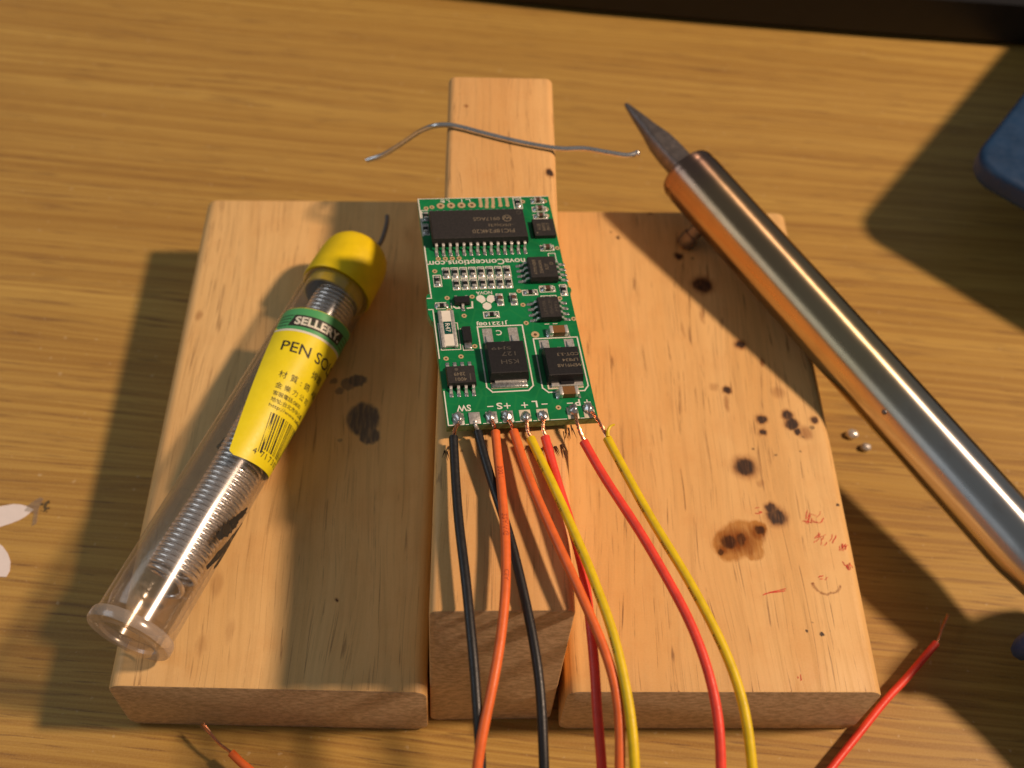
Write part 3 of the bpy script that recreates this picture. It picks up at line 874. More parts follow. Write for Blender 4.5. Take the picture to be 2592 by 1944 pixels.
stext('S', 9.1, -49.05, 1.0, 1.3, PI, 0.02); stext('L', 15.1, -49.05, 0.95, 1.35, PI, 0.018); stext('P', 22.4, -49.2, 0.95, 1.35, PI, 0.018)
bm = bmesh.new()
for x, y in ((10.4, -49.1), (13.35, -49.15), (24.1, -49.25)):
    strip_bm([(x - 0.48, y), (x + 0.48, y)], 0.2, Z_SILK, bm); strip_bm([(x, y - 0.48), (x, y + 0.48)], 0.2, Z_SILK + 0.003, bm)
for x, y in ((7.55, -49.05), (16.75, -49.15), (21.1, -49.25)):
    strip_bm([(x - 0.42, y), (x + 0.42, y)], 0.2, Z_SILK, bm)
finish('silkscreen_text', mm(bm), M_silk, PCB, smooth=False)

# solder pads and blobs along the near edge
PADX = (1.95, 4.65, 7.5, 10.2, 13.15, 16.1, 21.25, 24.05)
PADY = -51.25
def blob(r, h, seed, sx=1.0, sy=1.0):
    bm = bmesh.new()
    bmesh.ops.create_icosphere(bm, subdivisions=3, radius=1.0)
    for v in bm.verts:
        n = mnoise.noise(v.co * 1.9 + Vector((seed * 3.1, seed, 0)))
        k = 1 + 0.34 * n
        v.co = Vector((v.co.x * r * sx * k, v.co.y * r * sy * k, max(v.co.z, -0.25) * h * k))
    return mm(bm)
BL = [(0.85, 0.75, 0.0, 0.1), (0.0, 0, 0, 0), (0.82, 0.65, -0.2, 0.1), (0.85, 0.7, -0.15, 0.0), (0.75, 0.75, 0.1, -0.35), (0.78, 0.9, 0.0, -0.3), (0.85, 1.15, 0.1, 0.35), (0.85, 0.9, 0.0, 0.6)]
for k, x in enumerate(PADX):
    pb = box_bm(-0.95, 0.95, -1.2, 1.15, 0.0, 0.05 if k not in (1,) else 0.22, 0.02 if k != 1 else 0.09, 2)
    pd = finish('solder_pad', mm(pb), M_dull if k < 4 else M_pad, PCB)
    pd.location = (x * K, PADY * K, 0)
    r, h, dx, dy = BL[k]
    if r:
        b = finish('solder_blob', blob(r * 1.06, h, k + 2, 1.0, 1.25), M_solder, PCB, angle=180)
        b.location = ((x + dx) * K, (PADY + dy) * K, 0.004)

# ------------------------------------------------------------------ the eight soldered wires
def wrap_text_on_path(s, path, r, start, height, roll, mat, parent, name='printed_text', bold=0.0, flip=False):
    """flat print laid along a swept wire: text x runs along the path, y around it"""
    bm = text_bm(s, 1.0, bold, fit=(None, height))
    F = frames(path)
    acc = [0.0]
    for a, b in zip(path, path[1:]): acc.append(acc[-1] + (b - a).length)
    for v in bm.verts:
        sx = start + (v.co.x if not flip else -v.co.x)
        yy = (v.co.y - height / 2) * (1 if not flip else -1)
        i = 0
        while i < len(acc) - 2 and acc[i + 1] < sx: i += 1
        f = (sx - acc[i]) / max(1e-6, acc[i + 1] - acc[i])
        p = path[i].lerp(path[i + 1], f)
        t, u, w = F[i]
        a = roll + yy / r
        v.co = p + (u * math.sin(a) + w * math.cos(a)) * (r + 0.0035)
    return finish(name, bm, mat, parent, smooth=False)

def make_wire(color, pts, pad, label, tail, tinned):
    path = smooth_path(catmull(pts + tail, 10), 60)
    base = Vector(pts[0])
    root = empty('wire', base)
    tag(root, label, 'wire', 'wires soldered to the circuit board')
    loc = [p - base for p in path]
    ins = finish('insulation', sweep_bm(loc, lambda s: 0.0755 * (1 + 0.022 * mnoise.noise(Vector((s * 23, pts[0][0] * 9, 0))) + 0.03 * max(0, 1 - s * 60)), 16), M_ins[color], root, angle=40)
    # bare copper twisted from the pad into the insulation
    pw = PM @ Vector((pad[0] * K, pad[1] * K, pad[2] * K))
    t0 = (path[1] - path[0]).normalized()
    mid = (pw + base) / 2 + Vector((random.uniform(-.02, .02), 0, 0.015))
    cp = catmull([pw - base, mid - base + Vector((0, 0, .02)), t0 * 0.02, t0 * 0.35], 8)
    Fm = frames(cp)
    bm = bmesh.new()
    for k in range(6):
        q = []
        for i, (p, (t, u, w)) in enumerate(zip(cp, Fm)):
            a = 2 * PI * k / 6 + i * 0.42
            rr = 0.021 + (0.010 * math.sin(i * 0.7 + k) if 2 < i < 18 else 0)
            q.append(p + (u * math.cos(a) + w * math.sin(a)) * rr)
        sweep_bm(q, 0.0115, 6, True, bm)
    finish('copper_strand', bm, M_copper if not tinned else M_tin, root)
    return root, loc

def smooth_path(path, n):
    P = [Vector(p) for p in path]
    sd = P[0].x * 7
    for k in range(4, len(P) - 4):      # small hand-bent kinks
        P[k] = P[k] + Vector((mnoise.noise(Vector((k * 0.09, sd, 0))), 0, mnoise.noise(Vector((k * 0.09, sd, 9))))) * 0.035
    for _ in range(n):
        P = [P[0], P[1]] + [P[i] * 0.5 + (P[i - 1] + P[i + 1]) * 0.25 for i in range(2, len(P) - 1)] + [P[-1]]
    return P
def tail_for(p, vx, y2=-12.0):
    x = p[0]
    return [(x + vx * 1.0, -3.2, p[2] - 0.55), (x + vx * 1.9, -4.4, p[2] - 1.55), (x + vx * 3.4, -6.2, p[2] * 0.36), (x + vx * 5.5, -8.0, 0.40), (x + vx * 7, -10.0, 0.10), (x + vx * 8.5, y2, 0.085)]
wires = [
 ('black', [(-0.939, 3.088, 5.061), (-0.902, 2.430, 5.068), (-0.842, 1.772, 5.091), (-0.770, 1.115, 5.115), (-0.693, 0.457, 5.126), (-0.618, -0.201, 5.110), (-0.549, -0.859, 5.052), (-0.487, -1.516, 4.937), (-0.434, -2.174, 4.750)], (1.95, -52.3, 0.3),
  'black wire on the first pad, leftmost of the eight soldered wires', 0.1),
 ('black', [(-0.544, 3.202, 5.060), (-0.371, 2.538, 5.018), (-0.185, 1.875, 4.998), (-0.005, 1.211, 4.985), (0.157, 0.547, 4.966), (0.290, -0.116, 4.927), (0.388, -0.780, 4.854), (0.447, -1.443, 4.733), (0.470, -2.107, 4.550)], (4.65, -51.9, 0.3),
  'black wire passing under the orange wire with black print', 0.0),
 ('orange', [(-0.251, 3.210, 5.060), (-0.197, 2.534, 5.090), (-0.133, 1.858, 5.134), (-0.092, 1.182, 5.176), (-0.093, 0.506, 5.201), (-0.143, -0.171, 5.195), (-0.240, -0.847, 5.141), (-0.367, -1.523, 5.024), (-0.496, -2.199, 4.830)], (7.4, -52.1, 0.3),
  'orange wire with faint black print, bending left over the black wires', -0.2),
 ('orange', [(0.051, 3.231, 5.060), (0.220, 2.554, 5.092), (0.425, 1.877, 5.136), (0.666, 1.201, 5.178), (0.928, 0.524, 5.203), (1.185, -0.153, 5.195), (1.398, -0.829, 5.140), (1.515, -1.506, 5.024), (1.475, -2.183, 4.830)], (10.2, -52.1, 0.3),
  'orange wire bending right beside the yellow wire, crossing over a red one', -0.05),
 ('yellow', [(0.330, 3.094, 5.065), (0.569, 2.431, 5.089), (0.803, 1.768, 5.136), (1.028, 1.105, 5.188), (1.237, 0.442, 5.229), (1.421, -0.222, 5.241), (1.568, -0.885, 5.207), (1.663, -1.548, 5.109), (1.687, -2.211, 4.931)], (13.2, -52.3, 0.3),
  'yellow wire between the orange wire and the red wire it crosses', 0.0),
 ('red', [(0.569, 3.131, 5.057), (0.712, 2.477, 5.015), (0.881, 1.823, 4.994), (1.030, 1.169, 4.982), (1.135, 0.515, 4.963), (1.190, -0.138, 4.925), (1.209, -0.792, 4.853), (1.227, -1.446, 4.733), (1.297, -2.100, 4.551)], (16.1, -52.3, 0.3),
  'red wire running underneath the yellow and orange wires', 0.1),
 ('red', [(1.205, 3.055, 5.062), (1.492, 2.405, 5.070), (1.804, 1.755, 5.092), (2.120, 1.104, 5.115), (2.418, 0.454, 5.125), (2.673, -0.196, 5.107), (2.860, -0.846, 5.048), (2.954, -1.497, 4.933), (2.926, -2.147, 4.750)], (21.5, -51.6, 0.5),
  'red wire arching over the scorched board beside the outermost yellow wire', -0.05),
 ('yellow', [(1.600, 3.130, 5.061), (1.848, 2.471, 5.068), (2.119, 1.812, 5.091), (2.409, 1.153, 5.115), (2.705, 0.494, 5.125), (2.985, -0.166, 5.109), (3.220, -0.825, 5.050), (3.372, -1.484, 4.935), (3.397, -2.143, 4.750)], (24.4, -51.6, 0.5),
  'yellow wire on the last pad with torn insulation, rightmost of the eight', 0.0)]
for i, (c, pts, pad, lab, vx) in enumerate(wires):
    root, loc = make_wire(c, pts, pad, lab, tail_for(pts[-1], max(-0.12, min(0.12, (pts[-1][0] - pts[-3][0]) / (pts[-3][1] - pts[-1][1]) * 0.5))), i == 1)
    if i == 2:
        wrap_text_on_path('300V', loc, 0.0755, 0.72, 0.082, -0.15, M_orink, root, flip=False)
        wrap_text_on_path('22AWG', loc, 0.0755, 1.62, 0.082, -0.15, M_orink, root, flip=False)
        wrap_text_on_path('CSA', loc, 0.0755, 2.6, 0.07, -0.15, M_orink, root)
    if i in (4, 7):
        for st in (0.45, 1.25, 2.05, 2.9, 3.7):
            wrap_text_on_path('AWM 22', loc, 0.0755, st, 0.045, 1.15, M_ink, root)
    if i == 7:
        b = Vector(pts[0])
        fp = [Vector(p) - b for p in ((1.60, 3.12, 5.13), (1.605, 3.22, 5.15), (1.65, 3.30, 5.17), (1.72, 3.33, 5.18))]
        finish('torn_flap', sweep_bm(catmull(fp, 5), lambda s: 0.035 * (1 - 0.6 * s), 8), M_ins['yellow'], root)

def loose_wire(color, pts, bare, tail, label):
    base = Vector(pts[0])
    root = empty('loose_wire', base)
    tag(root, label, 'wire', None)
    path = [p - base for p in catmull(pts + tail, 8)]
    finish('insulation', sweep_bm(path, 0.0735, 16), M_ins[color], root, angle=40)
    t0 = (path[1] - path[0]).normalized()
    bp = catmull([Vector(p) - base for p in bare] + [Vector((0, 0, 0)), t0 * 0.3], 6)
    Fm = frames(bp); n = len(bp)
    bm = bmesh.new()
    for k in range(6):
        q = []
        for i, (p, (t, u, w)) in enumerate(zip(bp, Fm)):
            a = 2 * PI * k / 6 + i * 0.35
            rr = 0.018 + 0.014 * max(0, 1 - i / 6) * (0.4 + 0.6 * ((k * 7) % 5) / 4)
            q.append(p + (u * math.cos(a) + w * math.sin(a)) * rr)
        sweep_bm(q[(k % 3):], 0.0095, 6, True, bm)
    # one strand splayed out
    e = bp[3]
    sweep_bm(catmull([bp[n // 2], bp[n // 2] * 0.5 + e * 0.5 + Vector((-.05, .0, .03)), e + Vector((-.10, .02, .05))], 5), 0.006, 5, True, bm)
    finish('copper_strand', bm, M_copper, root)
loose_wire('red', [(8.523,1.622,0.350),(7.854,0.979,0.300),(7.301,0.482,0.270),(6.745,-0.080,0.250),(6.066,-0.766,0.250)], [(8.903,2.229,0.350),(8.715,1.935,0.350)],
           [(5.2, -1.7, 0.2), (4.0, -3.2, 0.12), (2.5, -5.5, 0.09), (1.5, -9, 0.08)], 'loose bare end of a red wire lying on the desk past the scorched board corner')
loose_wire('orange', [(-4.714,-0.646,0.450),(-4.525,-0.807,0.420),(-4.224,-1.038,0.400)], [(-5.265,-0.157,0.550),(-5.134,-0.302,0.500),(-4.939,-0.494,0.470)],
           [(-3.6, -1.6, 0.3), (-2.9, -2.6, 0.15), (-2.3, -5, 0.09), (-2.2, -9, 0.08)], 'loose bare end of an orange wire in front of the left pine board')

# ------------------------------------------------------------------ bent piece of solder wire across the block
pts = [(-3.010,11.569,3.10),(-2.635,11.501,3.35),(-2.209,11.338,3.85),(-1.823,11.047,4.45),(-1.518,10.844,4.80),(-1.224,10.798,4.885),(-0.930,10.742,4.880),(-0.490,10.599,4.875),(0.092,10.417,4.875),(0.672,10.278,4.875),(1.105,10.200,4.890),(1.539,10.209,4.910),(1.972,10.130,4.910),(2.408,10.078,4.890),(2.630,10.141,4.900)]
base = Vector(pts[8])
bm = sweep_bm([p - base for p in catmull(pts, 8)], 0.053, 14)
b2 = bmesh.new(); bmesh.ops.create_icosphere(b2, subdivisions=2, radius=0.066, matrix=Matrix.Translation(Vector(pts[-1]) - base)); merge(bm, b2)
M_wire = plain('bright_solder_wire', (0.72, 0.71, 0.70), 0.24, 0.9, var=0.1, nscale=8, bump=0.15, bscale=40)
o = finish('solder_wire', bm, M_wire)
o.location = base
tag(o, 'bent piece of silver solder wire lying across the far end of the wooden block', 'solder wire')

# two small solder beads on the desk
def bead(x, y, r, label, seed, hgt):
    bm = bmesh.new(); bmesh.ops.create_icosphere(bm, subdivisions=3, radius=1.0)
    for v in bm.verts:
        n = mnoise.noise(v.co * 1.4 + Vector((seed, seed * 2, 0)))
        v.co = Vector((v.co.x * r * 1.15, v.co.y * r * 0.9, max(v.co.z, -0.75) * r * hgt + r * hgt * 0.75)) * (1 + 0.12 * n)
    o = finish('solder_bead', bm, M_tin if seed == 1 else M_dull, angle=180); o.location = (x, y, 0.001)
    tag(o, label, 'solder bead', 'solder beads dropped on the desk')
bead(7.88, 6.62, 0.125, 'shinier, larger solder bead on the desk, nearer the scorched board', 1, 0.8)
bead(8.12, 6.29, 0.105, 'duller, smaller solder bead on the desk, nearer the soldering iron', 2, 0.85)

# ------------------------------------------------------------------ soldering iron
IA = Vector((4.5, 11.0, 3.0)); ID = Vector((9.8 - 4.5, 3 - 11.0, 2.0 - 3.0)).normalized()
IRON = empty('soldering_iron', (IA.x, IA.y, 0))
tag(IRON, 'soldering iron with a heat tinted metal barrel and blue handle, propped over the scorched board', 'soldering iron')
def rel(o):
    o.matrix_parent_inverse = Matrix.Translation(IRON.location).inverted(); return o
def barrel_material():
    """lathe-turned steel: fine rings round the axis (local z), heat tint along it"""
    t = NT('heat_tinted_steel')
    p = t.pos()
    sep = t.n('ShaderNodeSeparateXYZ'); t.put(sep.inputs[0], p)
    n = t.noise(p, 1.2, 3)
    dd = t.math('ADD', sep.outputs[2], t.math('MULTIPLY', n, 1.2))
    c = t.mix(t.rng(dd, -0.4, 1.5), (0.33, 0.205, 0.165), (0.50, 0.345, 0.20))
    c = t.mix(t.rng(dd, 1.8, 6.0), c, (0.60, 0.485, 0.30))
    c = t.mix(t.rng(dd, 5.5, 9.0), c, (0.68, 0.665, 0.645))
    sm = t.noise(t.mapping(p, (3, 3, 1.5)), 1.0, 4, 0.6)
    c = t.mix(t.rng(sm, 0.5, 0.75, 0, 0.25), c, (0.38, 0.26, 0.18))
    tg = t.n('ShaderNodeTangent', direction_type='RADIAL', axis='Z')
    t.set(Base_Color=c, Metallic=1.0, Roughness=t.rng(sm, 0.3, 0.7, 0.27, 0.33), Anisotropic=0.92, Anisotropic_Rotation=0.25)
    t.t.links.new(tg.outputs[0], t.b.inputs['Tangent'])
    return t.m
prof = [(-0.66, 0.30), (-0.70, 0.40), (-0.74, 0.52), (-0.745, 0.575), (-0.72, 0.62), (-0.66, 0.65), (-0.58, 0.662), (-0.53, 0.655), (-0.50, 0.652), (-0.46, 0.664), (-0.38, 0.67)] + [(a, 0.67) for a in (2, 4, 6, 8, 9.6)] + [(9.9, 0.66), (10.3, 0.60), (10.7, 0.55), (11.2, 0.55)]
br = finish('barrel', lathe_bm(prof, (0, 0, 0), (0, 0, 1), 72), barrel_material(), IRON, angle=60)
br.location = IA - IRON.location
br.rotation_euler = ID.to_track_quat('Z', 'Y').to_euler()
prof = [(-3.03, 0.0), (-3.02, 0.035), (-2.96, 0.06), (-2.55, 0.135), (-2.1, 0.205), (-1.7, 0.292), (-1.35, 0.318), (-1.0, 0.322), (-0.72, 0.312), (-0.4, 0.29), (0.2, 0.29)]
M_tip = plain('oxidised_tip', (0.20, 0.175, 0.165), 0.45, 0.8, var=0.15, nscale=5, bump=0.35, bscale=30)
tb = lathe_bm(prof, IA, ID, 40)
fd = (Vector((0.25, -0.35, 0.9)) - ID * Vector((0.25, -0.35, 0.9)).dot(ID)).normalized()
for v in tb.verts:          # file two flats toward the point
    w = v.co - IA; a = w.dot(ID)
    lim = 0.30 - 0.155 * max(0.0, min(1.0, (-1.2 - a) / 1.8))
    if a < -1.0:
        h = w.dot(fd)
        if abs(h) > lim * 0.82: v.co -= fd * (h - math.copysign(lim * 0.82, h))
rel(finish('tip', tb, M_tip, IRON, angle=40))
# set screw beneath the barrel, resting on the board
sd = Vector((-0.50, -0.16, -0.85)).normalized()
prof = [(0.60, 0.0), (0.60, 0.17), (0.86, 0.17), (0.88, 0.20), (1.16, 0.20), (1.20, 0.17), (1.20, 0.0)]
rel(finish('set_screw', lathe_bm(prof, IA + ID * 0.45, sd, 24), M_tip, IRON, angle=40))
bm = bmesh.new(); bmesh.ops.create_icosphere(bm, subdivisions=2, radius=0.06)
rv = rel(finish('rivet', bm, M_tip, IRON))
sdir = ID.cross(Vector((0, 0, 1))).normalized(); up = sdir.cross(ID)
pr = IA + ID * 6.3 + (sdir * 0.75 + up * 0.45).normalized() * 0.655
rv.location = pr
M_blue = plain('blue_plastic', (0.008, 0.040, 0.150), 0.6, var=0.12, nscale=2, bump=0.12, bscale=40)
prof = [(11.0, 0.0), (11.0, 0.9), (11.02, 1.25), (11.1, 1.40), (11.22, 1.45), (11.36, 1.40), (11.45, 1.2), (11.8, 1.0), (12.6, 0.92), (14, 0.98), (16, 1.06), (18.2, 1.08), (20.5, 0.95), (21.5, 0.7), (22, 0.3), (22.05, 0.0)]
rel(finish('handle', lathe_bm(prof, IA, ID, 48), M_blue, IRON, angle=50))

# ------------------------------------------------------------------ tube of solder
TA = Vector((-3.13631, 9.0, 2.62)); TD = Vector((-0.347113, -0.937823, 0.0)).normalized(); SIDE = Vector((-0.937823, 0.347113, 0)).normalized(); UP = Vector((0, 0, 1))
TUBE = empty('solder_tube', (TA.x, TA.y, 1.9))
tag(TUBE, 'clear plastic tube of coiled solder with yellow cap and label on the left board', 'solder tube')
def trel(o):
    if o.parent is not TUBE: return o
    o.matrix_parent_inverse = Matrix.Translation(TUBE.location).inverted(); return o
def clear_material(name, tint, rough=0.16, milk=0.0, bend=0.0):
    t = NT(name)
    tr = t.n('ShaderNodeBsdfTransparent'); tr.inputs[0].default_value = (*tint, 1)
    gl = t.n('ShaderNodeBsdfGlossy'); gl.inputs['Roughness'].default_value = rough
    gl.inputs['Color'].default_value = (0.95, 0.95, 0.95, 1)
    df = t.n('ShaderNodeBsdfDiffuse'); df.inputs[0].default_value = (0.62, 0.56, 0.50, 1)
    lw = t.n('ShaderNodeLayerWeight'); lw.inputs['Blend'].default_value = 0.5
    fres = t.math('ADD', t.math('MULTIPLY', t.math('POWER', lw.outputs['Facing'], 5.0), 0.75), 0.075)
    p = t.pos()
    scr = t.noise(t.mapping(p, (8, 1.0, 8), (0, 0, 0.35)), 1.0, 3)
    haze = t.math('ADD', t.math('MULTIPLY', t.math('POWER', lw.outputs['Facing'], 4.0), 0.30), t.rng(scr, 0.55, 0.75, 0.004 + milk, 0.025 + milk))
    rf = t.n('ShaderNodeBsdfRefraction'); rf.inputs['IOR'].default_value = 1.49; rf.inputs['Roughness'].default_value = 0.0
    rf.inputs['Color'].default_value = (*tint, 1)
    m0 = t.n('ShaderNodeMixShader'); m0.inputs[0].default_value = bend
    t.t.links.new(tr.outputs[0], m0.inputs[1]); t.t.links.new(rf.outputs[0], m0.inputs[2])
    m1 = t.n('ShaderNodeMixShader'); t.put(m1.inputs[0], haze); t.t.links.new(m0.outputs[0], m1.inputs[1]); t.t.links.new(df.outputs[0], m1.inputs[2])
    m2 = t.n('ShaderNodeMixShader'); t.put(m2.inputs[0], fres); t.t.links.new(m1.outputs[0], m2.inputs[1]); t.t.links.new(gl.outputs[0], m2.inputs[2])
    t.t.links.new(m2.outputs[0], t.out.inputs['Surface'])
    bp = t.n('ShaderNodeBump'); bp.inputs['Strength'].default_value = 0.05; bp.inputs['Distance'].default_value = 0.01
    t.put(bp.inputs['Height'], t.noise(t.mapping(p, (2, 2, 2)), 1.0, 3)); t.t.links.new(bp.outputs[0], gl.inputs['Normal'])
    return t.m
M_clear = clear_material('clear_plastic', (0.965, 0.945, 0.92), bend=0.07)
prof = [(0.55, 0.690), (0.9, 0.690), (0.93, 0.715), (1.0, 0.715), (1.03, 0.695), (4, 0.695), (7, 0.695), (8.80, 0.695)]
def face_out(o, sign):
    """make the wall's normals point away from (+1) or toward (-1) the tube axis"""
    p = o.data.polygons[len(o.data.polygons) // 2]
    v = p.center - TA; v = v - TD * v.dot(TD)
    if p.normal.dot(v) * sign < 0: o.data.flip_normals()
    return o
face_out(trel(finish('clear_tube', lathe_bm(prof, TA, TD, 72), M_clear, TUBE, angle=40)), 1)
prof = [(8.79, 0.695), (8.80, 0.74), (8.84, 0.76), (8.97, 0.76), (9.01, 0.74), (9.02, 0.66),
        (9.02, 0.52), (8.96, 0.50), (8.95, 0.30), (8.99, 0.10), (9.0, 0.0)]
trel(finish('base_flange', lathe_bm(prof, TA, TD, 72), clear_material('milky_plastic', (0.84, 0.80, 0.75), rough=0.2, milk=0.30), TUBE, angle=28))
prof = [(8.70, 0.0), (8.72, 0.4), (8.66, 0.58), (8.5, 0.625), (6, 0.63), (3, 0.63), (0.6, 0.63)]
face_out(trel(finish('inner_wall', lathe_bm(prof, TA, TD, 72), M_clear, TUBE, angle=40)), -1)
M_cap = plain('yellow_plastic_cap', (0.82, 0.61, 0.005), 0.38, var=0.05, nscale=3, spec=0.4)
prof = [(-0.42, 0.0), (-0.42, 0.30), (-0.40, 0.45), (-0.34, 0.57), (-0.22, 0.66), (-0.05, 0.715), (0.15, 0.735), (0.5, 0.745), (0.86, 0.75), (0.88, 0.74), (0.88, 0.70), (0.80, 0.615), (1.12, 0.61), (1.13, 0.58), (0.45, 0.56), (0.40, 0.0)]
trel(finish('cap', lathe_bm(prof, TA, TD, 64), M_cap, TUBE, angle=40))
# solder coil resting inside
M_coil = plain('coil_solder', (0.90, 0.90, 0.92), 0.24, 0.8, var=0.08, nscale=10, bump=0.1, bscale=40)
cr = 0.425; wr = 0.049
cc = TA - UP * 0.14 - SIDE * 0.055
path = []
a0, a1, pitch = 0.48, 7.70, 0.106
nt = int((a1 - a0) / pitch); seg = 20
for i in range(nt * seg + 1):
    th = 2 * PI * i / seg
    ax = a0 + pitch * i / seg
    sag = 0.02 * math.sin(ax * 1.9)
    tilt = 0.10
    path.append(cc + TD * (ax + tilt * math.sin(th) * 0.5) + (SIDE * math.cos(th) + UP * math.sin(th)) * cr + SIDE * sag)
# loose last turn
for i in range(1, 16):
    th = 2 * PI * (nt * seg + i) / seg
    path.append(cc + TD * (a0 + pitch * nt + 0.02 * i) + (SIDE * math.cos(th) + UP * math.sin(th)) * (cr - 0.012 * i))
trel(finish('solder_coil', sweep_bm(path, wr, 8), M_coil, TUBE, angle=80))
# solder end poking out of the cap
pts = [(-2.98, 8.95, 2.66), (-2.80, 9.22, 2.62), (-2.62, 9.60, 2.58), (-2.55, 10.02, 2.50), (-2.53, 10.45, 2.36), (-2.545, 10.68, 2.28)]
trel(finish('solder_end', sweep_bm(catmull(pts, 6), 0.052, 10), plain('dull_solder_end', (0.20, 0.195, 0.20), 0.42, 0.6), TUBE))

# label: a patch wrapped round the tube, stuck on at a slant
LR = 0.7075; LS0, LA0, LAL = -0.576, 2.11, math.radians(11.5)
def lab_to_world(x, y, lift=0.0):
    s = LS0 + x * math.cos(LAL) + y * math.sin(LAL)
    a = LA0 - x * math.sin(LAL) + y * math.cos(LAL)
    th = -s / LR
    return TA + TD * a + (UP * math.cos(th) + SIDE * math.sin(th)) * (LR + lift)
def lab_patch(x0, x1, y0, y1, lift, name, mat, parent, rc=0.0, dx=0.06):
    bm = bmesh.new()
    nx = max(2, int((x1 - x0) / dx)); ny = max(2, int((y1 - y0) / 0.06))
    g = []
    for j in range(ny + 1):
        row = []
        for i in range(nx + 1):
            x = x0 + (x1 - x0) * i / nx; y = y0 + (y1 - y0) * j / ny
            if rc:
                ex = max(0, rc - min(y - y0, y1 - y)) if x < x0 + rc else 0
                if ex > 0: x = max(x, x0 + rc - math.sqrt(max(0, rc * rc - ex * ex)))
            row.append(bm.verts.new(lab_to_world(x, y, lift)))
        g.append(row)
    for j in range(ny):
        for i in range(nx):
            try: bm.faces.new((g[j][i], g[j][i + 1], g[j + 1][i + 1], g[j + 1][i]))
            except ValueError: pass
    bmesh.ops.remove_doubles(bm, verts=bm.verts, dist=1e-5)
    return trel(finish(name, bm, mat, parent))
def wrap_flat(bm, lift):
    """cut a flat label-space mesh into narrow slices and wrap it round the tube"""
    xs = [v.co.x for v in bm.verts]; ys = [v.co.y for v in bm.verts]
    x = min(xs) + 0.05
    while x < max(xs):
        bmesh.ops.bisect_plane(bm, geom=bm.verts[:] + bm.edges[:] + bm.faces[:], plane_co=(x, 0, 0), plane_no=(1, 0, 0)); x += 0.06
    for v in bm.verts:
        v.co = lab_to_world(v.co.x, v.co.y, lift)
    return bm
def lab_text(s, x, ytop, h, mat=None, w=None, bold=0.0, name='printed_text', parent=None, shear=0.0, spacing=1.0):
    bm = text_bm(s, 1.0, bold, fit=(w, h), shear=shear, spacing=spacing)
    for v in bm.verts: v.co = Vector((x + v.co.x, ytop + h - v.co.y, 0))
    return trel(finish(name, wrap_flat(bm, 0.0045), mat or M_ink, parent or LABEL, smooth=False))
M_lab = plain('yellow_label_paper', (0.82, 0.70, 0.016), 0.4, var=0.03, nscale=4, spec=0.45)
M_labg = plain('green_label_band', (0.075, 0.36, 0.13), 0.4, var=0.03, nscale=4)
M_labw = plain('white_label_line', (0.72, 0.70, 0.60), 0.4, var=0.03)
LABEL = lab_patch(0, 2.9, 0, 3.50, 0.0, 'label', M_lab, TUBE, rc=0.10)
lab_patch(0.012, 2.9, 0.010, 0.55, 0.002, 'green_band', M_labg, LABEL, rc=0.08)
lab_patch(0.012, 2.9, 0.55, 0.60, 0.002, 'white_line', M_labw, LABEL)
bm = bmesh.new(); bm.faces.new([bm.verts.new((x, y, 0)) for x, y in ((0.36, 0.19), (1.52, 0.19), (1.44, 0.47), (0.27, 0.47))])
trel(finish('name_panel', wrap_flat(bm, 0.0035), M_ink, LABEL, smooth=False))
bm = text_bm('SELLERY.', 1.0, 0.035, fit=(1.02, 0.20), shear=0.0)
for v in bm.verts: v.co = Vector((0.39 + v.co.x, 0.43 - v.co.y, 0))
trel(finish('printed_text', wrap_flat(bm, 0.0060), M_labw, LABEL, smooth=False))
for k in range(4):
    y = 0.20 + 0.085 * k
    for bm in (strip_bm([(0.05, y), (0.32 - 0.025 * k, y)], 0.022, 0), strip_bm([(1.56 - 0.025 * k, y), (1.85, y)], 0.022, 0)):
        trel(finish('band_stripe', wrap_flat(bm, 0.0045), M_ink, LABEL, smooth=False))
lab_text('PEN SOLDER', 0.30, 0.85, 0.24, w=1.95, bold=0.008)
lab_text('焊錫', 1.06, 1.24, 0.17); lab_text('材 質 : 錫  A級', 0.42, 1.54, 0.155, spacing=1.1)
lab_text('金 樂 力 公 司', 0.42, 1.80, 0.13); lab_text('客服電話:0800', 0.42, 1.99, 0.10); lab_text('地址:台北市中山路', 0.42, 2.13, 0.10)
lab_text('http://www.sellery.com', 0.42, 2.27, 0.095, w=1.30)
bm = bmesh.new()
x = 0.50
widths = [1, 1, 3, 1, 2, 1, 2, 2, 1, 1, 3, 2, 1, 1, 1, 3, 2, 1, 2, 1, 1, 2, 1, 3, 1, 1, 2, 2, 1, 1, 2, 1, 3, 1, 1]
for k, wd in enumerate(widths):
    w_ = wd * 0.0145
    if k % 2 == 0:
        y1 = 3.26 if k in (0, 2, 32, 34) else 3.17
        bm.faces.new([bm.verts.new((xx, yy, 0)) for xx, yy in ((x, 2.44), (x + w_, 2.44), (x + w_, y1), (x, y1))])
    x += w_ + 0.006
trel(finish('barcode', wrap_flat(bm, 0.0045), M_ink, LABEL, smooth=False))
for s, xx in (('4', 0.40), ('7', 0.58), ('1', 0.70), ('7', 0.80), ('3', 0.92), ('0', 1.03), ('2', 1.14)):
    lab_text(s, xx, 3.21, 0.115)

